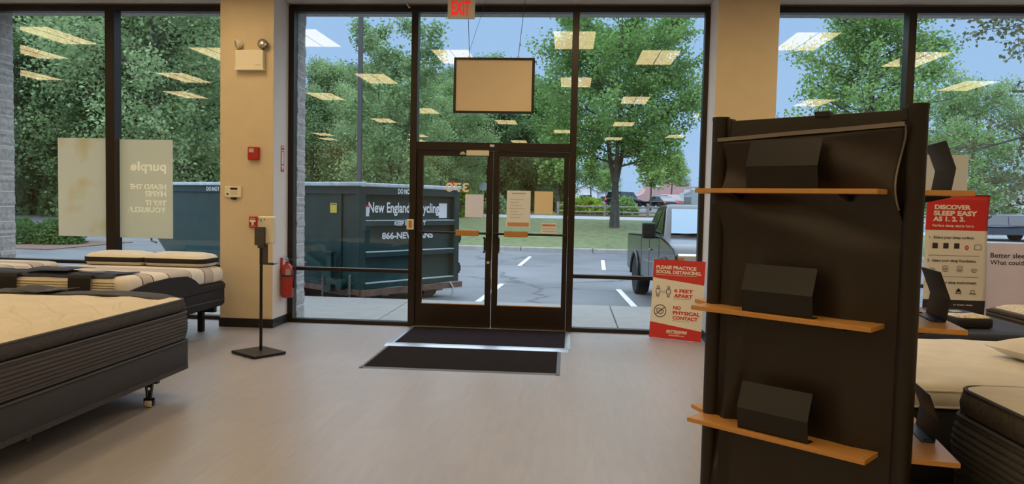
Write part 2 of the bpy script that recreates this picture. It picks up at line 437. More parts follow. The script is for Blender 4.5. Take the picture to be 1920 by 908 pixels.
# ------------------------------------------------------------------ ground outside
def zt(Y):
    if Y < 11.55: return -0.02
    if Y < 17: return -0.14 - 0.03 * (Y - 11.6)
    if Y < 28.5: return -0.302
    if Y < 46: return -0.18 + (Y - 28.5) * 0.0523
    return 0.735 + (Y - 46) * 0.012
def ground(name, x0, x1, y0, y1, dz, m, thick=0.12, ny=None, xl=None):
    """a sheet of ground that follows the slope of the site"""
    ny = ny or max(2, int((y1 - y0) / 1.5)); ys = [y0 + (y1 - y0) * i / ny for i in range(ny + 1)]
    for brk in (17.0, 28.5, 46.0):
        if y0 < brk < y1: ys.append(brk)
    ys = sorted(set(ys)); mb = MB(); rs = []
    for y in ys:
        z = zt(y) + dz; xa = xl(y) if xl else x0
        rs.append([(xa, y, z - thick), (x1, y, z - thick), (x1, y, z), (xa, y, z)])
    mb.rings(rs, True, True, True)
    return structure(build(name, mb, m))
M['grass'] = mat('lawn_grass', (0.125, 0.15, 0.062), 0.95, var=0.35, vscale=3.0, bump=0.6, bscale=40)
M['mulch'] = mat('brown_mulch', (0.13, 0.075, 0.055), 0.95, var=0.4, vscale=15, bump=0.6, bscale=30)
M['road'] = mat('pale_road', (0.34, 0.35, 0.37), 0.8, var=0.1, vscale=2)
M['kerb'] = mat('grey_kerb', (0.30, 0.29, 0.28), 0.9, var=0.15, vscale=4)
M['woodfloor'] = mat('forest_soil', (0.05, 0.05, 0.03), 0.95, var=0.4, vscale=2)

def asphalt_ground():
    ys = [11.55, 12.5, 14, 15.5, 17, 20, 24, 28.4, 28.6, 34, 40, 46, 60, 80, 100, 125]
    mb = MB(); rs = [[(-70, y, (zt(y) if y > 11.6 else -0.14) - 0.3 if 0 else (zt(y) if y > 11.6 else -0.138)), (90, y, (zt(y) if y > 11.6 else -0.138))] for y in ys]
    mb.rings(rs, False, False, False)
    return structure(build('ground_parking_lot', mb, M['asphalt']), 'grey worn asphalt parking lot outside the storefront', 'ground')
asphalt_ground()
mb = MB()
xs = [-14, -11.6, -9.2, -6.9, -4.7, -2.43, 0.642, 2.9, 5.2, 7.6, 10, 14]
for a, b in zip(xs[:-1], xs[1:]): mb.box(a + 0.006, b - 0.006, 9.07, 11.55, -0.40, -0.02)
structure(build('ground_sidewalk', mb, M['concrete'], bevel=0.012), 'pale concrete sidewalk slabs just outside the glass', 'sidewalk')
ground('ground_lawn', -7, 17, 28.5, 43.6, 0.03, M['grass'], xl=lambda y: -7.2 + max(0, (y - 28.5)) * 0.06)
ground('ground_road', -11, 14, 43.7, 46.6, 0.02, M['road'])
ground('ground_verge', -1.5, 12, 46.9, 58, 0.03, M['grass'])
ground('ground_mulch_bed', -0.6, 5.6, 47.6, 53, 0.08, M['mulch'])
ground('ground_hedge_bed', -24, -16.4, 22.6, 27.2, 0.03, M['mulch'])
ground('ground_forest_floor', -70, -1.6, 52, 120, 0.04, M['woodfloor'])
ground('ground_forest_floor.001', -70, -12, 38.5, 52, 0.05, M['woodfloor'])
mb = MB()
for i in range(9):
    a = -7.2 + i * 2.7; mb.box(a, a + 2.68, 28.28, 28.5, -0.42, -0.15)
structure(build('ground_kerb', mb, M['kerb'], bevel=0.03), 'grey kerb along the front of the lawn', 'kerb')

def stripe(label, x0, y0, x1, y1, w=0.11):
    mb = MB(); d = Vector((x1 - x0, y1 - y0)).normalized(); n = Vector((-d.y, d.x)) * w / 2
    k = 5; L = []
    for i in range(k + 1):
        t = i / k; x = x0 + (x1 - x0) * t; y = y0 + (y1 - y0) * t; z = zt(y) + 0.006
        L.append([(x - n.x, y - n.y, z), (x + n.x, y + n.y, z)])
    mb.rings(L, False, False, False)
    o = build('ground_parking_stripe', mb, M['line_paint'])
    return tag(o, label, 'road marking', 'white parking stripes', 'structure')
stripe('white parking stripe seen through the left door leaf', -1.52, 12.0, -1.46, 16.6)
stripe('white parking stripe beside the black pickup truck', 1.12, 11.9, 1.06, 16.0)
stripe('short white stripe on the far side of the lot, seen through right door leaf', -1.42, 21.6, -1.3, 25.4)
stripe('short white stripe at the far side of the lot near the pickup', 0.98, 21.0, 1.1, 24.6)

# ------------------------------------------------------------------ room shell
WY = 8.995          # plane of the storefront frames (room side)
CH = 3.85
RX0, RX1, RY0 = -12.5, 9.5, -12.0
def sbox(name, b, m, bevel=0.0, label=None, cat=None):
    return structure(build(name, MB().box(*b), m, bevel=bevel), label, cat)
sbox('floor', (RX0, RX1, RY0, 9.06, -0.12, 0.0), M['floor'], label='taupe vinyl plank floor', cat='floor')
sbox('ceiling', (RX0, RX1, RY0, 9.4, CH, CH + 0.25), M['ceiling'], label='grey tiled ceiling', cat='ceiling')
sbox('wall_back', (RX0, RX1, RY0 - 0.2, RY0, 0, CH), mat('warm_back_wall_paint', (0.86, 0.62, 0.34), 0.7))
sbox('wall_left', (RX0 - 0.2, RX0, RY0, 9.4, 0, CH), M['tan_wall'])
sbox('wall_right', (RX1, RX1 + 0.2, RY0, 9.4, 0, CH), M['tan_wall'])
sbox('wall_front_top', (RX0, RX1, 9.06, 9.5, CH - 0.02, CH + 1.6), M['block'])

def pier(name, x0, x1, label):
    mb = MB(); y0 = 8.49
    mb.quad((x0, y0, 0), (x1, y0, 0), (x1, y0, CH), (x0, y0, CH), 0)
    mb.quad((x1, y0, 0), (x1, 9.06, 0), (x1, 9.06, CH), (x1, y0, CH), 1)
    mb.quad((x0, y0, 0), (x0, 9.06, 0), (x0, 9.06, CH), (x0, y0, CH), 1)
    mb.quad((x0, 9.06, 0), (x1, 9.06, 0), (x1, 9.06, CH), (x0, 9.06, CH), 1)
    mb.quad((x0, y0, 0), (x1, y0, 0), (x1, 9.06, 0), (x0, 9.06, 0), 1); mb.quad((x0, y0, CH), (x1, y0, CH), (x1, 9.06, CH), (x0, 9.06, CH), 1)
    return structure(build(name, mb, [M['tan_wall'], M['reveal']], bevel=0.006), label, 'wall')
PIERS = [('wall_front_left', -4.06, -3.425, 'tan wall pier with fire alarm devices left of the entrance'),
         ('wall_front_right', 1.557, 2.215, 'tan wall pier right of the entrance, behind the black display tower'),
         ('wall_front_far_left', -7.92, -7.27, 'tan wall pier beyond the left window'),
         ('wall_front_far_right', 5.42, 6.07, 'tan wall pier beyond the right window')]
for n, a, b, l in PIERS:
    pier(n, a, b, l)
    q = n.split('front_')[1]
    structure(build('baseboard_' + q, MB().box(a - 0.008, b + 0.008, 8.478, 8.99, 0.0, 0.105), M['baseboard'], bevel=0.004))

def block_pier(name, x0, x1, label, seed):
    """split-face block pier standing outside the glass line, laid course by course"""
    rnd = random.Random(seed); mb = MB(); z = -0.02; c = 0; H = 0.1935; Y0, Y1 = 9.07, 9.34
    while z < CH + 0.1:
        cuts = [x0, (x0 + x1) / 2, x1] if c % 2 == 0 else [x0, x0 + (x1 - x0) * 0.25, x0 + (x1 - x0) * 0.75, x1]
        for a, b in zip(cuts[:-1], cuts[1:]):
            n = 5; rs = []
            for k in range(n + 1):
                zz = z + 0.006 + (H - 0.012) * k / n
                j = (lambda: 0.0) if k in (0, n) else (lambda: rnd.uniform(-0.003, 0.010))
                xa = a + 0.004 - (j() if a == x0 else 0); xb = b - 0.004 + (j() if b == x1 else 0)
                rs.append([(xa, Y0, zz), (xb, Y0, zz), (xb + (j() * 0.5 if b == x1 else 0), (Y0 + Y1) / 2, zz), (xb, Y1 + j(), zz), (xa, Y1 + j(), zz)])
            mb.rings(rs, True, True, True)
        mb.box(x0 + 0.001, x1 - 0.001, Y0 + 0.002, Y1 - 0.002, z - 0.0065, z + 0.0065, 1)
        z += H; c += 1
    return structure(build(name, mb, [M['block'], M['mortar']]), label, 'wall')
block_pier('wall_exterior_left', -4.1, -3.355, 'grey split-face block pier outside, left edge of entrance window', 3)
block_pier('wall_exterior_right', 1.57, 2.25, 'grey split-face block pier outside right of the entrance', 4)
block_pier('wall_exterior_far_left', -7.95, -7.235, 'grey split-face block pier outside at far left of left window', 5)
block_pier('wall_exterior_far_right', 5.4, 6.1, 'grey split-face block pier outside beyond right window', 6)

# storefront windows
F0, F1 = 8.945, 9.05
GZ0, GZ1, HT = 0.048, 3.757, 3.828
def pane(parent, x0, x1, z0, z1, y=9.0):
    return build('glass_pane', MB().box(x0, x1, y, y + 0.008, z0, z1), M['glass'], parent)
def rail(parent, name, x0, x1, z0, z1, y0=F0, y1=F1):
    return build(name, MB().box(x0, x1, y0, y1, z0, z1), M['bronze'], parent, bevel=0.003)
def side_window(name, x0, x1, mull, label):
    w = structure(thing(name, label, 'window', ((x0 + x1) / 2, 9, 0)))
    w.location = (0, 0, 0)
    rail(w, 'window_frame', x0, x0 + 0.066, 0.0, HT); rail(w, 'window_frame', x1 - 0.066, x1, 0.0, HT)
    rail(w, 'window_frame', x0 + 0.066, x1 - 0.066, GZ1, HT); rail(w, 'window_sill', x0 + 0.066, x1 - 0.066, 0.0, GZ0)
    cuts = [x0 + 0.066] + [c for m_ in mull for c in m_] + [x1 - 0.066]
    for m_ in mull: rail(w, 'mullion', m_[0], m_[1], GZ0, GZ1, 8.9)
    for i in range(0, len(cuts), 2):
        a, b = cuts[i], cuts[i + 1]
        rail(w, 'mid_rail', a, b, 0.645, 0.687)
        pane(w, a - 0.01, b + 0.01, GZ0 - 0.01, 0.65); pane(w, a - 0.01, b + 0.01, 0.68, GZ1 + 0.01)
    return w
side_window('window_1', -7.30, -3.98, [(-5.712, -5.594)], 'storefront window left of the tan pier, two tall panes')
side_window('window_3', 2.20, 5.47, [(3.747, 3.831)], 'storefront window right of the entrance, two tall panes')
def entrance_window():
    w = structure(thing('window_2', 'entrance storefront window with sidelights and a transom over the double door', 'window'))
    rail(w, 'window_frame', -3.426, -3.359, 0.0, HT); rail(w, 'window_frame', 1.502, 1.566, 0.0, HT)
    rail(w, 'window_frame', -3.359, 1.502, GZ1, HT)
    rail(w, 'mullion', -1.923, -1.844, 0.0, GZ1, 8.92); rail(w, 'mullion', -0.022, 0.056, 0.0, GZ1, 8.92)
    rail(w, 'transom_bar', -1.844, -0.022, 2.132, 2.227, 8.925)
    for a, b in ((-3.359, -1.923), (0.056, 1.502)):
        rail(w, 'window_sill', a, b, 0.0, GZ0); rail(w, 'mid_rail', a, b, 0.642, 0.684)
        pane(w, a - 0.01, b + 0.01, GZ0 - 0.01, 0.65); pane(w, a - 0.01, b + 0.01, 0.68, GZ1 + 0.01)
    pane(w, -1.85, -0.015, 2.22, GZ1 + 0.01)
    return w
entrance_window()

def door_leaf(name, x0, x1, g0, g1, label, pad, bar, pull_x):
    d = structure(thing(name, label, 'door'))
    y0, y1 = 8.955, 9.0
    fr = MB(); fr.box(x0, g0, y0, y1, 0.012, 2.127); fr.box(g1, x1, y0, y1, 0.012, 2.127)
    fr.box(g0, g1, y0, y1, 2.064, 2.127); fr.box(g0, g1, y0, y1, 0.012, 0.286)
    build('door_frame', fr, M['bronze'], d, bevel=0.003)
    build('glazing_bead', MB().box(g0, g1, 8.948, 8.956, 0.282, 0.292), M['oak'], d)
    build('glass_pane', MB().box(g0 - 0.01, g1 + 0.01, 8.974, 8.982, 0.28, 2.07), M['glass'], d)
    bar_o = MB(); bar_o.cyl((bar[0], 8.885, 1.15), (bar[1], 8.885, 1.15), 0.014, 10)
    for x in bar: bar_o.box(x - 0.018, x + 0.018, 8.875, 8.956, 1.132, 1.168)
    b = build('push_bar', bar_o, M['bronze'], d, smooth=True)
    part(build('push_pad', MB().box(pad[0], pad[1], 8.858, 8.895, 1.117, 1.186), M['pad'], d, bevel=0.006), 'tan push pad on the bar')
    pl = MB()
    pl.tube([(pull_x, 9.0, 1.09), (pull_x, 9.075, 1.09), (pull_x, 9.085, 1.08), (pull_x, 9.085, 0.93), (pull_x, 9.075, 0.92), (pull_x, 9.0, 0.92)], 0.013, 8)
    build('pull_handle', pl, M['bronze'], d, smooth=True)
    return d
M['pad'] = mat('tan_push_pad', (0.50, 0.24, 0.06), 0.35)
dl = door_leaf('door_1', -1.842, -0.925, -1.768, -0.995, 'left leaf of the bronze glass entrance door, with mirrored 370', (-1.348, -1.072), (-1.79, -0.96), -1.022)
dr = door_leaf('door_2', -0.918, -0.024, -0.849, -0.079, 'right leaf of the bronze glass entrance door, three papers on it', (-0.768, -0.49), (-0.885, -0.045), -0.852)
lk = MB(); lk.lathe([(0.0, 0), (0.018, 0), (0.018, 0.008), (0.0, 0.008)], 14, Matrix.Translation((-0.962, 8.955, 0.80)) @ Matrix.Rotation(math.pi / 2, 4, 'X'))
lk.box(-0.930, -0.926, 8.95, 8.957, 0.60, 0.83)
build('lock_cylinder', lk, M['alu'], dl, smooth=True)
sbox('trim_1', (-1.84, -0.025, 8.90, 9.05, 0.0, 0.012), M['alu'], label='metal door threshold', cat='threshold')

# ------------------------------------------------------------------ ceiling lights (their glow is mirrored in the glass)
M['lamp'] = emis('warm_lamp_lens', LAMP_COLOR, LAMP_STRENGTH)
def ceiling_light(x, y, first=[None]):
    if first[0] is None:
        t = thing('ceiling_light', 'flat rectangular warm white ceiling light mirrored in the window glass, or added at the rear', 'ceiling light', (x, y, CH), 0, 'ceiling lights mirrored in the glass')
        fr = MB(); W, L = 0.305, 0.615
        fr.box(-W, W, -L, -L + 0.02, -0.016, 0); fr.box(-W, W, L - 0.02, L, -0.016, 0); fr.box(-W, -W + 0.02, -L, L, -0.016, 0); fr.box(W - 0.02, W, -L, L, -0.016, 0)
        fr.box(-0.006, 0.006, -L, L, -0.014, 0)
        build('frame', fr, M['white'], t)
        build('diffuser', MB().box(-W + 0.02, W - 0.02, -L + 0.02, L - 0.02, -0.008, -0.002), M['lamp'], t)
        first[0] = t; return t
    return dup(first[0], (x, y, CH))
LAMPS = [(-7.63, 7.28), (-8.95, 6.07), (-10.7, 3.68), (-5.75, 5.92), (-7.65, 3.53), (-8.9, 1.1), (-3.82, 7.2), (-3.76, 3.63), (-5.6, 1.1),
         (-1.9, 5.87), (0.0, 7.14), (0.05, 3.42), (1.3, 5.92), (1.37, 1.03), (1.47, -4.0), (1.47, -8.9), (3.45, -7.65), (3.2, 7.14), (5.2, 5.9),
         (7.2, 3.43), (5.25, 0.93), (-1.95, 1.05), (-1.9, -3.9), (-5.5, -3.9), (5.2, -3.9), (-5.5, -8.9), (-9.0, -3.9), (7.2, -1.5), (3.4, -1.5), (-3.8, -1.4), (-7.6, -1.4), (-0.3, -6.5), (-9.0, -8.9), (5.2, -10.6), (-2.0, -10.8), (-6.0, -11.0), (-9.5, -11.0)]  # rearmost row, by the back wall, is added to warm the reflected haze
for x, y in LAMPS: ceiling_light(x, y)
def downlight(x, y, label):
    t = thing('downlight', label, 'downlight', (x, y, CH), 0, 'round downlights near the right window')
    build('ring', MB().lathe([(0.06, -0.012), (0.085, -0.006), (0.085, 0), (0.06, 0)], 20), M['white'], t, smooth=True)
    build('lens', MB().lathe([(0.0, -0.008), (0.06, -0.008), (0.06, -0.002), (0.0, -0.002)], 20), M['lamp'], t)
    return t
downlight(4.30, 7.42, 'round bright downlight mirrored left of the right window mullion'); downlight(4.69, 7.43, 'round bright downlight mirrored right of the right window mullion')

# ------------------------------------------------------------------ black three-sided display tower with beech shelves
TC = Vector((1.266, 3.695)); PC = Vector((1.232, 3.70)); PR = 0.512
FACES = [(-130.0, -0.506, 0.327, 'front'), (-10.0, -0.461, 0.353, 'right'), (110.0, -0.36, 0.49, 'back')]
def face_T(ang, centre):
    a = math.radians(ang); n = Vector((math.cos(a), math.sin(a), 0)); t = Vector((-n.y, n.x, 0))
    T = Matrix.Identity(4)
    for i in range(3): T[i][0], T[i][1], T[i][2] = t[i], -n[i], (0, 0, 1)[i]
    T[0][3], T[1][3] = centre[0], centre[1]
    return T       # local x runs along the face (left to right), local -y points out of it
def tower():
    t = thing('display_tower', 'tall black three-sided display tower with beech shelves and a sagging vinyl skin', 'display stand', (PC.x, PC.y, 0))
    inv = Matrix.Translation((-PC.x, -PC.y, 0))
    for ang in (-70, 170, 50):
        a = math.radians(ang); x, y = PR * math.cos(a), PR * math.sin(a)
        mb = MB(); mb.lathe([(0.0, 0.0), (0.040, 0.0), (0.042, 0.02), (0.040, 0.03), (0.040, 1.945), (0.042, 1.95), (0.042, 1.965), (0.0, 1.968)], 20, Matrix.Translation((x, y, 0)))
        build('post', mb, M['tower'], t, smooth=True)
    inr = PR * 0.5; half = PR * math.sin(math.radians(60)) - 0.03
    for fi, (ang, a0, a1, nm) in enumerate(FACES):
        TP = inv @ face_T(ang, PC); TS = inv @ face_T(ang, TC)
        build('panel', MB().box(-half, half, -inr + 0.012, -inr + 0.03, 0.05, 1.86, 0, TP), M['tower'], t)
        build('top_rail', MB().box(-half, half, -inr - 0.006, -inr + 0.034, 1.855, 1.945, 0, TP), M['tower'], t, bevel=0.003)
        build('bottom_rail', MB().box(-half, half, -inr - 0.004, -inr + 0.03, 0.02, 0.09, 0, TP), M['tower'], t, bevel=0.003)
        for s in (-1, 1): build('corner_bracket', MB().box(s * half - 0.03, s * half + 0.03, -inr - 0.010, -inr + 0.036, 1.90, 1.955, 0, TP), M['tower'], t, bevel=0.003)
        for zt_ in (0.50, 1.05, 1.615):
            sh = build('shelf', MB().box(a0, a1, -0.441, -0.236, zt_ - 0.021, zt_, 0, TS), M['oak'], t, bevel=0.0015)
            for s in (a0 + 0.16, a1 - 0.16):
                br = MB(); br.prism([(-0.40, zt_ - 0.022), (-0.23, zt_ - 0.022), (-0.23, zt_ - 0.06), (-0.26, zt_ - 0.06), (-0.39, zt_ - 0.028)], 'x', s - 0.012, s + 0.012)
                br.cyl((s, -0.36, zt_ - 0.027), (s, -0.36, zt_ - 0.0205), 0.006, 8)
                br.xf(TS); build('bracket', br, M['black_metal'], sh)
        # printed vinyl skin hung over the face, sagging and creased
        rnd = random.Random(fi); NX, NZ = 40, 70; rows = []
        hw = half + 0.004
        for j in range(NZ + 1):
            v = j / NZ; z = 0.07 + (1.862 - 0.07) * v; row = []
            for i in range(NX + 1):
                u = i / NX; x = -hw - 0.035 + (2 * hw + 0.035) * u
                edge = math.sin(math.pi * u)
                o = 0.008 + 0.008 * math.sin(9 * u + 4 * v) * edge
                if v > 0.72:
                    k = (v - 0.72) / 0.28
                    o += 0.060 * k * k * (0.35 + 0.65 * u) + 0.030 * math.sin(math.pi * k) * math.sin(6.0 * u + 6 * k - 0.6)
                if v < 0.74:
                    g = min(1, (0.74 - v) * 5)
                    o += g * (0.026 * math.exp(-((u - 0.30 + 0.34 * (0.74 - v)) / 0.035) ** 2) + 0.018 * math.exp(-((u - 0.16 + 0.10 * (0.74 - v)) / 0.03) ** 2) + 0.010 * math.exp(-((u - 0.75 - 0.2 * (0.5 - v)) / 0.06) ** 2))
                sx = 0.0
                if u > 0.9 and v > 0.78: sx = -0.035 * math.sin(math.pi * min(1, (v - 0.78) / 0.2)) * (u - 0.9) / 0.1
                if v < 0.72: sx += -0.012 * math.sin(v * 9) * (1 if u < 0.05 else 0) * 0
                zz = z + (0.028 * (u - 0.5) if v > 0.9 else 0) * (v - 0.9) / 0.1
                row.append((x + sx, -inr - o, zz))
            rows.append(row)
        mb = MB().rings(rows, False, False, False); mb.xf(TP)
        sk = build('vinyl_skin', mb, M['fabric'], t, smooth=True)
        md = sk.modifiers.new('thick', 'SOLIDIFY'); md.thickness = 0.002
        top = [Vector(p) + Vector((0, -0.006, 0.004)) for p in rows[-1]]
        mb = MB()
        for a, b in zip(top[:-1], top[1:]): mb.box(0, 1, -0.004, 0.004, -0.009, 0.009, 0, Matrix.Translation(a) @ (Matrix.Rotation(math.atan2(b.y - a.y, b.x - a.x), 4, 'Z') @ Matrix.Rotation(-math.atan2(b.z - a.z, math.hypot(b.x - a.x, b.y - a.y)), 4, 'Y') @ Matrix.Diagonal(((b - a).length * 1.02, 1, 1, 1))))
        mb.xf(TP); part(build('snap_rail', mb, M['dull_metal'], sk), 'thin silver rail along the top of the vinyl')
        ed = [Vector(rows[j][-1]) + Vector((0.002, -0.004, 0)) for j in range(NZ, int(NZ * 0.80), -1)]
        mb = MB().tube(ed, 0.0045, 6); mb.xf(TP); part(build('edge_trim', mb, M['dull_metal'], sk, smooth=True), 'curled silver trim at the upper corner of the vinyl')
    mb = MB(); TP = inv @ face_T(-130, PC); mb.box(0.02, 0.085, -inr - 0.012, -inr + 0.045, 1.935, 1.962, 0, TP)
    build('clip', mb, M['black_metal'], t, bevel=0.003)
    return t
tower()

def sign_holder(label, ang, t0, t1, z, group='black bent-metal sign holders on the tower shelves'):
    T = face_T(ang, TC); mid = (t0 + t1) / 2; base = T @ Vector((mid, -0.412, z))
    h = thing('sign_holder', label, 'sign holder', base, math.radians(ang + 90), group)
    w = (t1 - t0) / 2
    prof = [(0.052, 0.003), (0.0, 0.003), (-0.014, 0.100), (0.030, 0.218)]          # depth (towards the tower), height
    mb = MB(); rs = []
    for d, hh in prof: rs.append([(-w, d, hh), (w, d, hh)])
    mb.rings(rs, False, False, False)
    b = build('bent_sheet', mb, M['holder'], h); md = b.modifiers.new('thick', 'SOLIDIFY'); md.thickness = 0.003; md.offset = 0
    for x in (-w + 0.03, w - 0.03):
        s = MB().lathe([(0.0, 0), (0.008, 0), (0.006, 0.004), (0.0, 0.005)], 10, Matrix.Translation((x, 0.03, 0.005)))
        build('screw', s, M['black'], h, smooth=True)
    return h
sign_holder('black bent-metal sign holder on the front lowest shelf of the tower', -130, -0.254, 0.078, 0.50)
sign_holder('black bent-metal sign holder on the front middle shelf of the tower', -130, -0.255, 0.076, 1.05)
sign_holder('black bent-metal sign holder on the front top shelf, at eye height', -130, -0.256, 0.074, 1.615)
sign_holder('black bent-metal sign holder seen edge-on, lowest shelf at right side of tower', -10, -0.204, 0.105, 0.50)
sign_holder('bent-metal sign holder on right middle shelf of tower, before the red and cream banner', -10, -0.27, 0.03, 1.05)
sign_holder('bent-metal sign holder on right top shelf of tower, before the blank window paper', -10, -0.25, 0.05, 1.615)

# ------------------------------------------------------------------ social distancing board leaning by the door
def social_board():
    U = Vector((0.55, -0.25, 0)); V = Vector((0.05, 0.155, 0.895)); O = Vector((0.952, 8.775, 0.003))
    W, H = U.length, V.length; u, v = U.normalized(), V.normalized(); n = u.cross(v).normalized()
    t = thing('social_distancing_board', 'red and cream social distancing board leaning on the window frame beside the door', 'sign', O)
    P = lambda a, b, k=0.004: u * (a * W) + v * ((1 - b) * H) + n * k          # a across, b down, both 0..1
    mb = MB(); k = 0.0
    c = [P(0, 1, 0), P(1, 1, 0), P(1, 0, 0), P(0, 0, 0)]; e = [p - n * -0.0035 for p in c]
    mb.rings([c, e], True, True, True); build('board', mb, M['printed_cream'], t)
    part(build('printed_band', MB().poly([P(0, 0), P(1, 0), P(1, 0.30), P(0, 0.235)]), M['printed_red'], t), 'red printed band at the top')
    part(build('printed_band', MB().poly([P(0, 0.80), P(1, 0.872), P(1, 1), P(0, 1)]), M['printed_red'], t), 'red printed band at the foot')
    K = 0.0055; tx = lambda m_, s, a, b, w, h, **kw: add_text(m_, s, P(a, b + h, K), u, v, w * W, h * H, **kw)
    def words(lbl, m_, *rows):
        for r in rows:
            mb = MB(); tx(mb, *r[:5], **r[5]); part(build('lettering', mb, m_, t), lbl)
    words('cream lettering on the red band', M['printed_cream'], ('PLEASE PRACTICE', 0.055, 0.075, 0.78, 0.046, dict(bold=0.045)), ('SOCIAL DISTANCING.', 0.055, 0.133, 0.88, 0.046, dict(bold=0.045)),
          ('MATTRESSFIRM', 0.33, 0.885, 0.40, 0.040, dict(bold=0.04, shear=0.25)), ('mattressfirm.com', 0.38, 0.940, 0.30, 0.020, dict(bold=0.02)))
    for a0, a1, b0, b1 in ((0.06, 0.85, 0.192, 0.197), (0.33, 0.60, 0.930, 0.933)):
        part(build('fine_print', MB().poly([P(a0, b0, K), P(a1, b0, K), P(a1, b1, K), P(a0, b1, K)]), M['printed_cream'], t), 'thin cream line of fine print')
    words('red lettering on the cream middle', M['printed_red'], *[(s_, 0.435, b, w, 0.046, dict(bold=0.045)) for s_, b, w in (('6 FEET', 0.365, 0.36), ('APART', 0.428, 0.36), ('NO', 0.580, 0.15), ('PHYSICAL', 0.643, 0.52), ('CONTACT', 0.706, 0.48))])
    for b in (0.487, 0.765): build('fine_print', MB().poly([P(0.435, b, K), P(0.76, b, K), P(0.76, b + 0.006, K), P(0.435, b + 0.006, K)]), M['printed_grey'], t)
    mb = MB()
    def line(pts, w=0.006, closed=False):
        nonlocal mb
        pts = [Vector((a, b * H / W)) for a, b in pts]
        prs = list(zip(pts[:-1], pts[1:])) + ([(pts[-1], pts[0])] if closed else [])
        for a, b in prs:
            d = (b - a).normalized(); q = Vector((-d.y, d.x)) * w
            mb.poly([P(x.x, x.y * W / H, K) for x in (a - q, b - q, b + q, a + q)])
    def circ(a, b, r, w=0.006, k=22): line([(a + r * math.cos(2 * math.pi * i / k), b + r * W / H * math.sin(2 * math.pi * i / k)) for i in range(k)], w, True)
    for a in (0.12, 0.325):
        circ(a, 0.355, 0.022); line([(a - 0.035, 0.378), (a + 0.035, 0.378), (a + 0.042, 0.43), (a + 0.022, 0.435), (a + 0.020, 0.475), (a - 0.020, 0.475), (a - 0.022, 0.435), (a - 0.042, 0.43)], 0.006, True)
        line([(a, 0.43), (a, 0.475)], 0.004)
        part(build('person_icon', mb, M['printed_dark'], t), 'dark outline of a standing person'); mb = MB()
    for i in range(5): line([(0.185 + i * 0.017, 0.425), (0.194 + i * 0.017, 0.425)], 0.003)
    add_text(mb, '6 ft', P(0.19, 0.418, K), u, v, 0.075 * W, 0.022 * H, bold=0.0)
    part(build('distance_mark', mb, M['printed_dark'], t), '6 ft mark between the two persons'); mb = MB()
    circ(0.185, 0.658, 0.115, 0.008, 30); line([(0.105, 0.705), (0.265, 0.611)], 0.007)
    line([(0.115, 0.635), (0.15, 0.625), (0.19, 0.633), (0.235, 0.64), (0.255, 0.665), (0.225, 0.685), (0.19, 0.698), (0.15, 0.683), (0.12, 0.665)], 0.007, True)
    line([(0.15, 0.66), (0.185, 0.645), (0.225, 0.665)], 0.006)
    part(build('handshake_icon', mb, M['printed_dark'], t), 'crossed-out handshake in a circle')
social_board()

# ------------------------------------------------------------------ entrance mats
def mats():
    t = thing('entrance_mat', 'dark ribbed mat with silver edging right at the door', 'mat', (-0.93, 8.35, 0))
    build('carpet', MB().box(-0.90, 0.91, -0.49, 0.62, 0, 0.008), M['mat_rib'], t)
    e = MB(); e.prism([(-0.665, 0), (-0.49, 0), (-0.49, 0.009), (-0.56, 0.009)], 'x', -0.975, 0.95)
    e.prism([(-0.99, 0), (-0.90, 0), (-0.90, 0.009), (-0.93, 0.009)], 'y', -0.49, 0.62); e.prism([(0.97, 0), (0.91, 0), (0.91, 0.009), (0.93, 0.009)], 'y', -0.49, 0.62)
    part(build('edge_strip', e, M['alu'], t, bevel=0.001), 'silver metal edge strips')
    t = thing('entrance_mat', 'plain charcoal mat on the open floor, nearer the room than the ribbed one', 'mat', (-0.963, 7.155, 0), 0.004)
    build('carpet', MB().box(-0.875, 0.875, -0.49, 0.505, 0, 0.009), M['mat_rib2'], t, bevel=0.002)
    e = MB(); e.prism([(-0.53, 0), (-0.49, 0), (-0.49, 0.01)], 'x', -0.91, 0.91); e.prism([(-0.91, 0), (-0.875, 0), (-0.875, 0.01)], 'y', -0.53, 0.515); e.prism([(0.91, 0), (0.875, 0), (0.875, 0.01)], 'y', -0.53, 0.515)
    part(build('rubber_border', e, mat('grey_rubber', (0.10, 0.105, 0.12), 0.5), t), 'thin grey rubber border')
mats()

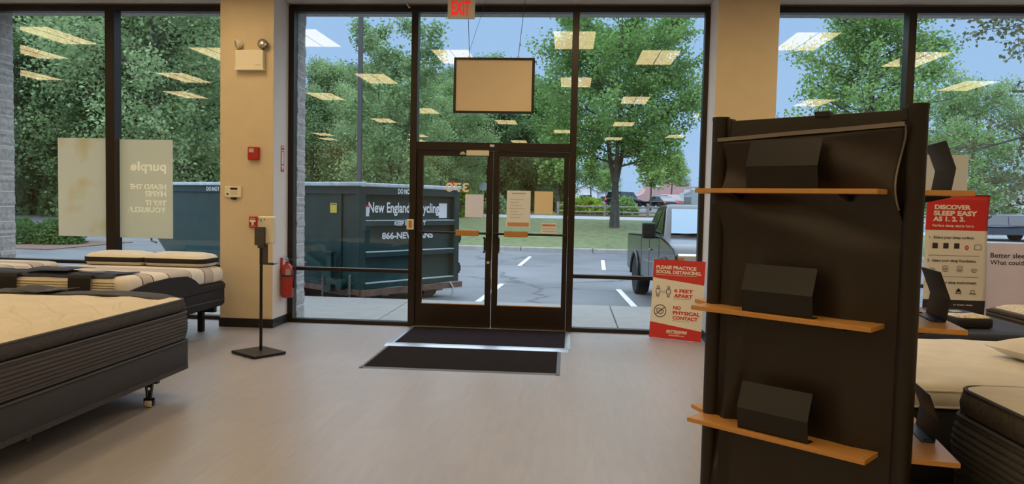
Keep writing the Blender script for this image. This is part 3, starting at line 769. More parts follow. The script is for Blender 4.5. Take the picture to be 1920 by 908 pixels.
# ------------------------------------------------------------------ hand sanitizer stand
def sanitizer():
    t = thing('sanitizer_stand', 'black floor stand with ivory hand sanitizer dispenser on the open floor', 'sanitizer stand', (-2.985, 7.06, 0), math.radians(3))
    c, s = 0.215, 0.205
    T = Matrix.Rotation(math.radians(-38), 4, 'Z')
    mb = MB().box(-0.20, 0.20, -0.175, 0.175, 0.004, 0.03, 0, T)
    build('base_plate', mb, M['black_metal'], t, bevel=0.006)
    build('pole', MB().cyl((0, 0.06, 0.03), (0, 0.06, 1.07), 0.0145, 14), M['black_metal'], t, smooth=True)
    build('back_plate', slab(0.088, 0.012, [(0.0, 1.06), (0.0, 1.235)], 0.004), M['dark_grey'], t, bevel=0.004)
    bp = MB().box(-0.044, 0.046, 0.04, 0.055, 1.06, 1.235); bp.box(-0.018, 0.066, 0.055, 0.068, 0.87, 1.07); bp.box(-0.03, 0.03, 0.035, 0.075, 1.03, 1.075)
    build('mounting_plate', bp, M['dark_grey'], t, bevel=0.006)
    mb = MB().box(-0.04, 0.11, 0.06, 0.17, 1.07, 1.34)
    part(build('dispenser', mb, M['offwhite'], t, bevel=0.018, seg=4), 'ivory dispenser body')
    mb = MB(); mb.box(-0.005, 0.0, 0.055, 0.061, 1.285, 1.315)
    for x in (-0.028, 0.03): mb.box(x - 0.003, x + 0.003, 0.055, 0.061, 1.30, 1.315)
    build('keyhole', mb, M['black'], t)
    tr = MB().box(-0.01, 0.125, 0.055, 0.18, 0.868, 0.876); tr.box(-0.01, 0.125, 0.055, 0.06, 0.868, 0.89)
    build('drip_tray', tr, M['dark_grey'], t, bevel=0.002)
sanitizer()

# ------------------------------------------------------------------ devices on the left pier (front face y = 8.49)
def pier_devices():
    Y = 8.49
    t = thing('emergency_light', 'ivory emergency light box with two round lamp heads, high on the left pier', 'emergency light', (-3.685, Y, 2.98))
    build('housing', MB().box(-0.165, 0.165, -0.075, 0, 0, 0.215), M['offwhite'], t, bevel=0.008)
    build('base_lip', MB().box(-0.17, 0.172, -0.08, 0, -0.012, 0.012), M['offwhite'], t, bevel=0.004)
    build('badge', MB().box(0.07, 0.135, -0.0765, -0.074, 0.045, 0.05), M['printed_grey'], t)
    for x, yaw, tl in ((-0.145, -58, 12), (0.15, 8, -5)):
        R = Matrix.Translation((x, -0.04, 0.285)) @ Matrix.Rotation(math.radians(yaw), 4, 'Z') @ Matrix.Rotation(math.radians(90 + tl), 4, 'X')
        prof = [(0.0, -0.055), (0.025, -0.05), (0.048, -0.02), (0.056, 0.005), (0.056, 0.022), (0.050, 0.024)]
        mb = MB().lathe(prof + [(0.0, 0.024)], 24, R)
        hd = build('lamp_head', mb, M['dark_grey'] if x > 0 else M['offwhite'], t, smooth=True)
        build('lens', MB().lathe([(0.0, 0.0245), (0.046, 0.0245), (0.040, 0.030), (0.0, 0.034)], 20, R), mat('lamp_reflector', (0.55, 0.5, 0.42), 0.2, metal=0.7), hd, smooth=True)
        build('swivel', MB().tube([(x * 0.9, -0.04, 0.20), (x, -0.04, 0.235), (x, -0.035, 0.262)], 0.012, 8), M['dark_grey'], hd, smooth=True)
    t = thing('fire_strobe', 'red fire alarm strobe with clear flash window on the left pier', 'fire alarm', (-3.645, Y, 1.95))
    build('housing', MB().box(-0.066, 0.066, -0.055, 0, 0, 0.15), M['red'], t, bevel=0.014, seg=3)
    part(build('flash_window', MB().box(-0.045, 0.012, -0.062, -0.05, 0.085, 0.13), mat('strobe_lens', (0.6, 0.5, 0.45), 0.15, coat=0.5), t, bevel=0.004), 'pale clear lens')
    t = thing('alarm_keypad', 'ivory security keypad with small display on left edge of the left pier', 'keypad', (-3.892, Y, 1.515))
    build('housing', MB().box(-0.098, 0.098, -0.032, 0, 0, 0.13), M['offwhite'], t, bevel=0.008)
    part(build('display', MB().box(-0.03, 0.055, -0.034, -0.030, 0.088, 0.112), M['black'], t), 'dark display')
    mb = MB()
    for i in range(4):
        for j in range(3): mb.box(-0.028 + i * 0.022, -0.011 + i * 0.022, -0.035, -0.031, 0.030 + j * 0.017, 0.042 + j * 0.017)
    build('keys', mb, mat('pale_keys', (0.62, 0.56, 0.44), 0.5), t, bevel=0.001)
    build('badge', MB().lathe([(0.0, 0), (0.013, 0), (0.013, 0.003), (0.0, 0.003)], 14, Matrix.Translation((-0.062, -0.032, 0.036)) @ Matrix.Rotation(math.pi / 2, 4, 'X')), M['dark_grey'], t)
    build('cable_clip', MB().box(-0.03, 0.035, -0.02, 0, -0.022, 0.004).box(0.0, 0.02, -0.028, -0.01, -0.03, -0.01), M['black'], t, bevel=0.003)
    t = thing('fire_pull_station', 'red manual fire pull station with white T handle on left pier', 'fire alarm', (-3.65, Y, 1.17))
    build('housing', MB().box(-0.05, 0.05, -0.035, 0, 0, 0.128), M['red'], t, bevel=0.008)
    part(build('pull_handle', MB().box(-0.034, 0.034, -0.046, -0.033, 0.064, 0.092).box(-0.012, 0.012, -0.046, -0.033, 0.03, 0.066), M['white'], t, bevel=0.004), 'white T-shaped handle')
    for z in (0.018, 0.108): build('fine_print', MB().box(-0.03, 0.03, -0.0365, -0.0345, z - 0.003, z + 0.003), M['printed_cream'], t)
    # arrow strip over the extinguisher, on the reveal face x = -3.425
    t = thing('extinguisher_sign', 'slim red and white arrow strip above the fire extinguisher', 'sign', (-3.4235, 8.765, 1.83))
    build('strip', MB().box(0, 0.002, -0.048, 0.048, 0, 0.31), M['printed_red'], t)
    mb = MB().poly([(0.003, -0.028, 0.09), (0.003, 0.028, 0.09), (0.003, 0.028, 0.235), (0.003, -0.028, 0.235)])
    mb.poly([(0.003, 0, 0.012), (0.003, 0.04, 0.075), (0.003, -0.04, 0.075)]); mb.poly([(0.003, -0.04, 0.285), (0.003, 0.04, 0.285), (0.003, 0.04, 0.30), (0.003, -0.04, 0.30)])
    mb.poly([(0.003, -0.035, 0.245), (0.003, 0.035, 0.245), (0.003, 0.035, 0.26), (0.003, -0.035, 0.26)])
    part(build('arrow', mb, M['printed_cream'], t), 'white arrow pointing down')
    # fire extinguisher on the reveal face
    t = thing('fire_extinguisher', 'red fire extinguisher in red cover hung on the reveal beside the entrance window', 'fire extinguisher', (-3.347, 8.74, 0.33))
    mb = MB().lathe([(0.0, 0.0), (0.055, 0.0), (0.068, 0.01), (0.070, 0.03), (0.070, 0.33), (0.060, 0.375), (0.035, 0.40), (0.024, 0.41), (0.024, 0.43), (0.0, 0.43)], 26)
    build('cylinder', mb, M['ext_red'], t, smooth=True)
    part(build('label_band', MB().lathe([(0.0712, 0.255), (0.0712, 0.275), (0.0, 0.275), (0.0, 0.255)], 26), M['black'], t, smooth=True), 'black strap')
    mb = MB()
    for k in range(5):
        a0, a1 = math.radians(-85 + k * 10), math.radians(-75 + k * 10); r = 0.0715
        mb.quad((r * math.cos(a0), r * math.sin(a0), 0.275), (r * math.cos(a1), r * math.sin(a1), 0.275), (r * math.cos(a1), r * math.sin(a1), 0.35), (r * math.cos(a0), r * math.sin(a0), 0.35))
    part(build('inspection_tag', mb, M['printed_grey'], t), 'grey inspection tag')
    mb = MB().cyl((0, 0, 0.43), (0, 0, 0.465), 0.017, 12); mb.tube([(0, 0.01, 0.462), (0, -0.05, 0.478), (0, -0.10, 0.47)], 0.008, 8); mb.tube([(0, 0.01, 0.468), (0, -0.05, 0.50), (0, -0.105, 0.505)], 0.008, 8)
    build('valve_handle', mb, M['chrome'], t, smooth=True)
    mb = MB().tube([(0.0, 0.02, 0.45), (0.05, 0.05, 0.45), (0.082, 0.04, 0.40), (0.085, 0.02, 0.30), (0.08, 0.01, 0.18)], 0.009, 8); mb.cyl((0.08, 0.01, 0.18), (0.08, 0.008, 0.12), 0.009, 8, 0, 0.014)
    build('hose', mb, M['black'], t, smooth=True)
    build('wall_bracket', MB().box(-0.078, -0.06, -0.02, 0.02, 0.30, 0.48), M['red'], t, bevel=0.003)
M['ext_red'] = mat('extinguisher_red', (0.36, 0.022, 0.014), 0.35, coat=0.3)
pier_devices()

# ------------------------------------------------------------------ things on and around the doors
def flat_sheet(name, label, cat, x0, x1, z0, z1, m, y=8.9975, group=None):
    t = build(name, MB().box(0, x1 - x0, -0.0012, 0, 0, z1 - z0), m); t.location = (x0, y, z0)
    return tag(t, label, cat, group)
M['paper_pink'] = paper_mat('thin_paper', (0.88, 0.83, 0.82), 0.42)
M['paper_cream'] = paper_mat('cream_paper', (0.88, 0.84, 0.74), 0.36)
M['paper_tan'] = paper_mat('tan_paper', (0.90, 0.76, 0.52), 0.28)
M['ink_faint'] = paper_mat('faint_print', (0.62, 0.52, 0.44), 0.3)
M['ink_peach'] = paper_mat('peach_print', (0.80, 0.46, 0.26), 0.25)
DY = 8.9725
flat_sheet('door_notice', 'plain pinkish paper taped inside the left door leaf', 'paper notice', -1.254, -1.033, 1.337, 1.611, M['paper_pink'], DY)
t = flat_sheet('door_notice', 'tall cream notice with an orange foot, on the right door leaf', 'paper notice', -0.754, -0.470, 1.228, 1.666, M['paper_cream'], DY)
mb = MB()
for k in range(7): mb.box(0.04, 0.04 + (0.12, 0.16, 0.09, 0.18, 0.14, 0.10, 0.16)[k], -0.0022, -0.0014, 0.115 + k * 0.036, 0.121 + k * 0.036)
build('print', mb, M['ink_faint'], t); part(build('printed_band', MB().box(0.012, 0.270, -0.0022, -0.0014, 0.012, 0.060), M['ink_peach'], t), 'orange printed foot'); build('title', MB().box(0.06, 0.225, -0.0022, -0.0014, 0.40, 0.412), M['ink_faint'], t)
t = flat_sheet('door_notice', 'blank tan paper beside the tall notice on the right door leaf', 'paper notice', -0.424, -0.204, 1.392, 1.664, M['paper_tan'], DY)
t = flat_sheet('door_notice', 'small landscape notice just above the push bar of the right door leaf', 'paper notice', -0.338, -0.156, 1.165, 1.290, M['paper_cream'], DY)
mb = MB()
for k in range(3): mb.box(0.012, 0.170, -0.0022, -0.0014, 0.022 + k * 0.032, 0.030 + k * 0.032)
mb.box(0.012, 0.170, -0.0022, -0.0014, 0.09, 0.112)
build('print', mb, M['ink_peach'], t)
mb = MB(); add_text(mb, '370', (0, 0, 0), (1, 0, 0), (0, 0, 1), 0.282, 0.112, bold=0.03, mirror=True)
o = build('street_number', mb, mat('cream_vinyl', (0.92, 0.86, 0.74), 0.5), None); o.location = (-1.495, 8.9715, 1.635)
tag(o, 'cream vinyl numerals 370 seen mirrored on the left door leaf', 'numerals')
t = thing('door_contact', 'small white alarm contact strip at top of the left door leaf', 'alarm contact', (-1.11, 8.955, 2.071))
build('cover', MB().box(-0.135, 0.135, -0.03, 0, 0, 0.075), M['offwhite'], t, bevel=0.004)
build('lead', MB().box(-0.215, -0.15, -0.016, 0, 0.012, 0.026).box(-0.20, -0.16, -0.014, 0, 0.03, 0.045), M['offwhite'], t, bevel=0.002)
t = thing('door_sensor', 'tiny white magnetic sensor on the transom bar above the doors', 'alarm contact', (-0.937, 8.925, 2.178))
build('body', MB().box(-0.026, 0.026, -0.014, 0, 0, 0.026), M['white'], t, bevel=0.003)
t = thing('keypad_reader', 'small ivory box with tan face on the mullion left of the doors', 'access reader', (-1.903, 8.92, 1.176))
build('body', MB().box(-0.042, 0.042, -0.03, 0, 0, 0.122), M['offwhite'], t, bevel=0.004)
part(build('face', MB().box(-0.016, 0.022, -0.0335, -0.029, 0.018, 0.106), M['pad'], t, bevel=0.002), 'tan face plate')

# framed blank sign hanging on wires behind the transom glass
def hanging_frame():
    t = thing('hanging_sign', 'blank cream sign in a black frame hanging on wires above the door', 'hanging sign', (-0.915, 8.76, 2.55), math.radians(0))
    W, H = 0.468, 0.640
    fr = MB()
    for b in ((-W, W, 0, 0.028), (-W, W, H - 0.028, H), (-W, -W + 0.028, 0.028, H - 0.028), (W - 0.028, W, 0.028, H - 0.028)): fr.box(b[0], b[1], -0.012, 0.012, b[2], b[3])
    build('frame', fr, M['black'], t, bevel=0.003)
    part(build('insert', MB().box(-W + 0.02, W - 0.02, -0.004, 0.004, 0.02, H - 0.02), M['insert'], t), 'blank cream insert')
    w = MB(); w.tube([(-0.29, 0, H), (-0.315, -0.05, 1.295)], 0.0035, 6); w.tube([(0.275, 0, H), (0.345, -0.05, 1.295)], 0.0035, 6); w.tube([(-0.29, 0, H + 0.08), (-0.20, -0.02, H + 0.35), (-0.10, -0.05, 1.295)], 0.002, 6)
    build('hanging_wire', w, M['dark_grey'], t)
    hk = MB()
    for x in (-0.29, 0.275): hk.box(x - 0.014, x + 0.014, -0.006, 0.006, H - 0.004, H + 0.018)
    build('hook', hk, M['alu'], t)
M['insert'] = mat('blank_insert', (0.74, 0.60, 0.42), 0.5)
hanging_frame()
t = thing('exit_sign', 'cream EXIT sign with red letters under the ceiling above the door', 'exit sign', (-1.256, 8.40, 3.546))
build('housing', MB().box(-0.150, 0.150, -0.025, 0.025, 0, 0.225), M['offwhite'], t, bevel=0.006)
mb = MB(); add_text(mb, 'EXIT', (-0.105, -0.0265, 0.035), (1, 0, 0), (0, 0, 1), 0.21, 0.155, bold=0.03)
part(build('lettering', mb, emis('exit_red', (0.9, 0.02, 0.02), 0.6), t), 'glowing red letters')
build('mount', MB().box(-0.06, 0.06, -0.02, 0.02, 0.225, 0.304), M['offwhite'], t, bevel=0.004)
t = build('ceiling_hook', MB().tube([(-0.03, 0, 0.055), (-0.02, 0, 0.03), (0.0, 0, 0.0), (0.012, 0, 0.012)], 0.006, 8), M['white'], smooth=True)
t.location = (-1.95, 8.90, 3.79); tag(t, 'tiny white hook at the ceiling edge above the sidelight mullion', 'hook')

# window clings (printed sides face the street, seen from behind)
M['cling'] = paper_mat('window_cling', (0.80, 0.80, 0.68), 0.5)
M['cling_img'] = paper_mat('window_cling_picture', (0.80, 0.80, 0.70), 0.5, vscale=1.9, col2=(0.74, 0.70, 0.50))
def varnish_mat(name, w):
    """clear pale print over a sheet: what lies beneath shows through, with a whitish film on top"""
    m = bpy.data.materials.new(name); m.use_nodes = True; nt = m.node_tree; nt.nodes.clear()
    out = nt.nodes.new('ShaderNodeOutputMaterial'); ad = nt.nodes.new('ShaderNodeAddShader'); tr = nt.nodes.new('ShaderNodeBsdfTransparent'); d = nt.nodes.new('ShaderNodeBsdfDiffuse')
    tr.inputs[0].default_value = (1, 1, 1, 1); d.inputs[0].default_value = (w, w, w, 1)
    nt.links.new(tr.outputs[0], ad.inputs[0]); nt.links.new(d.outputs[0], ad.inputs[1]); nt.links.new(ad.outputs[0], out.inputs[0]); return m
M['cling_ink'] = varnish_mat('window_cling_ink', 0.30)
t = flat_sheet('window_poster', 'pale greenish window poster with a faint blotchy picture and no lettering', 'poster', -6.396, -5.716, 0.985, 2.211, M['cling_img'], 8.998)
t = flat_sheet('window_poster', 'pale greenish window poster with faint mirrored lettering', 'poster', -5.590, -4.905, 0.984, 2.203, M['cling'], 8.998)
R = 0.60
for s, z, h, w in (('purple', 0.80, 0.15, 0.46), ('HEARD THE', 0.605, 0.066, 0.47), ('HYPE?', 0.52, 0.066, 0.27), ('TRY IT', 0.405, 0.066, 0.27), ('YOURSELF.', 0.32, 0.066, 0.50)):
    mb = MB(); add_text(mb, s, (R - w, -0.0022, z), (1, 0, 0), (0, 0, 1), w, h, bold=0.03, mirror=True)
    part(build('lettering', mb, M['cling_ink'], t), 'faint white mirrored lettering')
t = flat_sheet('window_paper', 'blank cream paper stuck to the right window above the red banner', 'poster', 3.60, 4.513, 1.742, 2.175, paper_mat('kraft_cream', (0.74, 0.70, 0.60), 0.42), 8.998)

# banner stand and lavender board by the right window
def banner():
    X0, W, Z0, Z1 = 4.02, 0.675, 0.36, 1.712
    t = thing('banner_stand', 'red and cream banner headed DISCOVER SLEEP EASY AS 1. 2. 3. by the window', 'banner', (X0, 8.86, 0))
    NX, NZ = 14, 24; rows = []
    for j in range(NZ + 1):
        z = Z0 + (Z1 - Z0) * j / NZ
        rows.append([(W * i / NX - 0.010 * math.sin(6 * (1 - j / NZ)) * (1 if i == NX else 0.5), 0.003 * math.sin(4.0 * j / NZ + 1.5 * i / NX), z) for i in range(NX + 1)])
    mi = []
    mb = MB(); mb.rings(rows, False, False, False)
    for f in range(len(mb.f)):
        j = f // NX; z = Z0 + (Z1 - Z0) * (j + 0.5) / NZ
        mb.m[f] = 1 if z > 1.31 else (2 if z < 0.53 else 0)
    s = build('banner_sheet', mb, [M['printed_cream'], M['printed_red'], M['printed_dark']], t, smooth=True)
    md = s.modifiers.new('thick', 'SOLIDIFY'); md.thickness = 0.001; md.offset = 1
    Y = -0.0055
    zc = lambda cy: 1.712 - cy_px(cy) * 0.00604
    def cy_px(cy): return (360 + cy / 4.54) - 367.7
    xc = lambda cx: (cx - 232) / 538.0 * W
    def tx(mbb, s_, x0, x1, y0, y1, bold=0.02): add_text(mbb, s_, (xc(x0), Y, zc(y1)), (1, 0, 0), (0, 0, 1), xc(x1) - xc(x0), zc(y0) - zc(y1), bold=bold)
    for a in (('DISCOVER', 297, 610, 115, 155, 0.05), ('SLEEP EASY', 290, 668, 165, 208, 0.05), ('AS 1. 2. 3.', 287, 565, 214, 257, 0.05), ('Perfect sleep starts here.', 285, 647, 280, 310), ('to better sleep.', 500, 670, 957, 974)):
        mb = MB(); tx(mb, *a); part(build('lettering', mb, M['printed_cream'], t), 'cream lettering on the coloured band')
    for a in (('1.  Select your sleep surface.', 262, 652, 380, 410), ('2.  Select your sleep foundation.', 255, 680, 577, 608), ('3.  Select your sleep environment.', 250, 695, 762, 793)):
        mb = MB(); tx(mb, *a); part(build('lettering', mb, M['printed_dark'], t), 'dark step heading')
    def icon(*rects, tri=None, name='icon'):
        mb = MB()
        for x0, x1, y0, y1 in rects: mb.poly([(xc(x0), Y, zc(y1)), (xc(x1), Y, zc(y1)), (xc(x1), Y, zc(y0)), (xc(x0), Y, zc(y0))])
        if tri: mb.poly([(xc(a), Y, zc(b)) for a, b in tri])
        build(name, mb, M['printed_dark'], t)
    for a in (294, 388, 482): icon((a, a + 46, 440, 486))
    icon((658, 662, 450, 494), (713, 717, 450, 494), (660, 715, 448, 452), (660, 715, 490, 494))
    for a in (300, 415, 540, 665):
        r = [(a - 24, a + 24, 655, 659), (a - 30, a + 30, 668, 672), (a - 20, a + 20, 680, 684)]
        if a in (415, 540): r += [(a - 14, a + 14, 630, 633), (a - 22, a + 22, 640, 643), (a - 24, a - 21, 630, 655), (a + 21, a + 24, 630, 655)]
        icon(*r)
    for a in (415, 540, 663):
        icon((a - 26, a + 26, 860, 864), (a - 30, a + 30, 868, 872), (a - 16, a + 16, 838, 842), (a - 18, a - 15, 838, 858), (a + 15, a + 18, 838, 858), tri=[(515, 852), (565, 852), (540, 820)] if a == 540 else None)
    for b in (545, 725): icon((262, 706, b, b + 3), name='rule')
    mb = MB(); k = 18; cx, cz = xc(592), zc(476)
    for i in range(k):
        a, b = 2 * math.pi * i / k, 2 * math.pi * (i + 1) / k
        mb.poly([(cx + 0.020 * math.cos(a), Y, cz + 0.026 * math.sin(a)), (cx + 0.020 * math.cos(b), Y, cz + 0.026 * math.sin(b)), (cx + 0.009 * math.cos(b), Y, cz + 0.012 * math.sin(b)), (cx + 0.009 * math.cos(a), Y, cz + 0.012 * math.sin(a))])
    part(build('ring_mark', mb, M['printed_red'], t), 'small red ring')
    fr = MB().box(0.32, 0.345, 0.02, 0.04, 0.03, 1.72); fr.box(-0.01, W + 0.01, -0.006, 0.012, 1.708, 1.722); fr.box(-0.02, W + 0.02, -0.07, 0.07, 0, 0.05); fr.box(0.02, W - 0.02, -0.02, 0.03, 0.05, 0.37)
    build('support', fr, M['black_metal'], t, bevel=0.004)
banner()
t = thing('lavender_board', 'lavender board with dark lettering standing below the window', 'sign', (4.70, 8.90, 0))
build('board', MB().box(0, 0.70, 0, 0.03, 0.08, 1.188), mat('lavender_print', (0.78, 0.73, 0.92), 0.6, var=0.05, vscale=2), t, bevel=0.004)
build('foot', MB().box(0.1, 0.2, -0.1, 0.06, 0, 0.09).box(0.55, 0.65, -0.1, 0.06, 0, 0.09), M['black_metal'], t, bevel=0.004)
mb = MB(); add_text(mb, 'Better sleep.', (0.055, -0.0015, 1.000), (1, 0, 0), (0, 0, 1), 0.43, 0.074, bold=0.015)
part(build('lettering', mb, M['printed_dark'], t), 'dark purple lettering')
mb = MB(); add_text(mb, 'What could', (0.055, -0.0015, 0.940), (1, 0, 0), (0, 0, 1), 0.363, 0.052, bold=0.015)
part(build('lettering', mb, M['printed_dark'], t), 'dark purple lettering')

# ------------------------------------------------------------------ beds on the left
M['side_dark'] = mat('dark_ribbed_border', (0.072, 0.068, 0.084), 0.9)
M['border_dark'] = mat('dark_brown_border', (0.050, 0.048, 0.058), 0.85, var=0.25, vscale=60, bump=0.2, bscale=200)
M['welt'] = mat('dark_grey_welt', (0.070, 0.070, 0.085), 0.7)
def quilt_mat(name, col, scale, strength, dist):
    """knit with soft meandering quilting creases"""
    m = mat(name, col, 0.9, var=0.05, vscale=6)
    nt = m.node_tree; b = nt.nodes['Principled BSDF']
    tc = nt.nodes.new('ShaderNodeTexCoord'); w = nt.nodes.new('ShaderNodeTexWave'); w.bands_direction = 'DIAGONAL'
    w.inputs['Scale'].default_value = scale; w.inputs['Distortion'].default_value = 4.0; w.inputs['Detail'].default_value = 1.0; w.inputs['Detail Scale'].default_value = 1.2
    cr = nt.nodes.new('ShaderNodeValToRGB'); cr.color_ramp.elements[0].position = 0.0; cr.color_ramp.elements[1].position = 0.22
    n = nt.nodes.new('ShaderNodeTexNoise'); n.inputs['Scale'].default_value = 7; n.inputs['Detail'].default_value = 2
    ad = nt.nodes.new('ShaderNodeMath'); ad.operation = 'MULTIPLY_ADD'; ad.inputs[1].default_value = 0.9
    bp = nt.nodes.new('ShaderNodeBump'); bp.inputs['Strength'].default_value = strength; bp.inputs['Distance'].default_value = dist
    nt.links.new(tc.outputs['Object'], w.inputs['Vector']); nt.links.new(w.outputs['Fac'], cr.inputs[0]); nt.links.new(tc.outputs['Object'], n.inputs['Vector'])
    nt.links.new(n.outputs['Fac'], ad.inputs[0]); nt.links.new(cr.outputs[0], ad.inputs[2]); nt.links.new(ad.outputs[0], bp.inputs['Height']); nt.links.new(bp.outputs[0], b.inputs['Normal'])
    return m
M['cream_quilt'] = quilt_mat('cream_quilted_knit', (0.74, 0.66, 0.53), 2.2, 0.6, 0.015)
M['cream_soft'] = quilt_mat('soft_cream_knit', (0.78, 0.74, 0.68), 0.9, 0.35, 0.010)
M['box_fabric'] = mat('charcoal_box_fabric', (0.040, 0.043, 0.058), 0.9, var=0.15, vscale=120, bump=0.15, bscale=400)
M['black_fabric'] = mat('black_upholstery', (0.016, 0.015, 0.017), 0.85, var=0.2, vscale=100, bump=0.15, bscale=300)
M['pad_grey'] = mat('charcoal_foot_pad', (0.055, 0.055, 0.062), 0.8, var=0.15, vscale=80, bump=0.2, bscale=250)
M['pad_navy'] = mat('midnight_foot_pad', (0.018, 0.022, 0.045), 0.7, var=0.15, vscale=60)

def quilt(sx, sy, dome, dimple, px, py):
    def f(x, y):
        u, v = x / (sx / 2), y / (sy / 2)
        d = dome * (1 - abs(u) ** 4) * (1 - abs(v) ** 4)
        return d + dimple * (math.sin(x * px + 0.7 * math.sin(y * 3)) * math.sin(y * py + 0.5 * math.sin(x * 4)))
    return f
def pillow_top(name, label, loc, sx, sy, z0, z1, m_side, m_border, m_top, rc=0.07, bulge=0.012):
    """mattress with ribbed side, welts and a separate pillow-top border"""
    t = thing(name, label, 'mattress', loc)
    h = z1 - z0; zb = z0 + h * 0.68
    prof = [(0.03, z0)]; NR, K = 8, 8
    for q in range(NR * K + 1):
        f = q / (NR * K); prof.append((0.008 - bulge * math.sin(math.pi * f) - 0.008 * abs(math.sin(math.pi * f * NR)) ** 0.6, z0 + 0.012 + (zb - z0 - 0.012) * f))
    s = slab(sx, sy, prof, rc, inner=1); build('body', s, m_side, t, smooth=75)
    w = lambda z, ins, r: MB().tube([(p[0], p[1], z) for p in rrect(sx / 2 - ins, sy / 2 - ins, rc)] + [(rrect(sx / 2 - ins, sy / 2 - ins, rc)[0][0], rrect(sx / 2 - ins, sy / 2 - ins, rc)[0][1], z)], r, 6)
    build('welt', w(zb, 0.0, 0.008), M['welt'], t, smooth=True); build('welt', w(z0 + 0.012, 0.006, 0.007), M['welt'], t, smooth=True)
    prof = [(0.022, zb + 0.006), (0.006, zb + 0.02), (0.002, (zb + z1) / 2), (0.012, z1 - 0.006), (0.03, z1 + 0.002)]
    build('pillow_border', slab(sx, sy, prof, rc, inner=1), m_border, t, smooth=60)
    build('welt', w(z1, 0.016, 0.008), M['welt'], t, smooth=True)
    prof = [(0.03, z1 - 0.01), (0.026, z1 + 0.004), (0.045, z1 + 0.012), (0.09, z1 + 0.020)]
    build('quilted_top', slab(sx, sy, prof, rc, quilt(sx, sy, 0.018, 0.007, 17, 9), inner=26), m_top, t, smooth=60)
    return t
pillow_top('mattress', 'dark ribbed pillow-top mattress with quilted cream top, charcoal foot pad folded over its end', (-3.66, 4.53, 0), 1.52, 2.06, 0.43, 0.735, M['side_dark'], M['border_dark'], M['cream_quilt'])
def box_spring(label, loc, sx, sy, z0, z1, m):
    t = thing('box_spring', label, 'box spring', loc)
    build('body', slab(sx, sy, [(0.012, z0), (0.0, z0 + 0.02), (0.0, z1 - 0.015), (0.012, z1)], 0.04, inner=1), m, t, smooth=60)
    o = rrect(sx / 2, sy / 2, 0.04); o.append(o[0])
    build('piping', MB().tube([(p[0], p[1], z1 - 0.006) for p in o], 0.006, 6), M['welt'], t, smooth=True)
    build('bottom_band', slab(sx + 0.004, sy + 0.004, [(0.0, z0 + 0.001), (0.0, z0 + 0.035)], 0.042, inner=1), M['border_dark'], t)
    return t
box_spring('charcoal box spring standing on cream casters, under the mattress with the charcoal pad', (-3.66, 4.53, 0), 1.53, 2.05, 0.20, 0.425, M['box_fabric'])
def bed_frame(label, loc, sx, sy, z):
    t = thing('bedstead', label, 'bed frame', loc)
    fr = MB()
    for x in (-1, 1): fr.box(x * (sx / 2 - 0.09) - 0.02, x * (sx / 2 - 0.09) + 0.02, -sy / 2 + 0.1, sy / 2 - 0.1, z - 0.03, z - 0.001)
    for y in (-0.62, 0.62): fr.box(-sx / 2 + 0.07, sx / 2 - 0.07, y - 0.02, y + 0.02, z - 0.055, z - 0.025)
    build('rails', fr, M['black_metal'], t)
    for x in (-1, 1):
        for y in (-1, 1):
            cx, cy = x * (sx / 2 - 0.085), (sy / 2 - 0.42 if y > 0 else -sy / 2 + 0.06)
            lg = MB()
            lg.prism([(cx - 0.030, z - 0.02), (cx - 0.018, z - 0.02), (cx - 0.008, 0.062), (cx - 0.016, 0.062)], 'y', cy - 0.012, cy + 0.012)
            lg.prism([(cx + 0.018, z - 0.02), (cx + 0.030, z - 0.02), (cx + 0.016, 0.062), (cx + 0.008, 0.062)], 'y', cy - 0.012, cy + 0.012)
            lg.box(cx - 0.018, cx + 0.018, cy - 0.015, cy + 0.015, 0.05, 0.072); lg.cyl((cx, cy, 0.06), (cx, cy, 0.125), 0.006, 8)
            lg.box(cx - 0.035, cx + 0.07, cy - 0.02, cy + 0.02, z - 0.025, z - 0.004)
            l_ = build('leg', lg, M['black_metal'], t, bevel=0.002)
            part(build('caster', MB().lathe([(0.0, -0.028), (0.022, -0.028), (0.027, -0.022), (0.027, 0.022), (0.022, 0.028), (0.0, 0.028)], 18, Matrix.Translation((cx, cy, 0.027)) @ Matrix.Rotation(math.pi / 2, 4, 'Y')), M['offwhite'], l_, smooth=True), 'cream caster wheel')
            build('caster_fork', MB().box(cx - 0.034, cx - 0.029, cy - 0.014, cy + 0.014, 0.012, 0.066).box(cx + 0.029, cx + 0.034, cy - 0.014, cy + 0.014, 0.012, 0.066).box(cx - 0.034, cx + 0.034, cy - 0.014, cy + 0.014, 0.056, 0.066), M['black_metal'], l_)
    return t
bed_frame('black metal bed frame on cream casters under the charcoal box spring', (-3.66, 4.53, 0), 1.53, 2.05, 0.20)

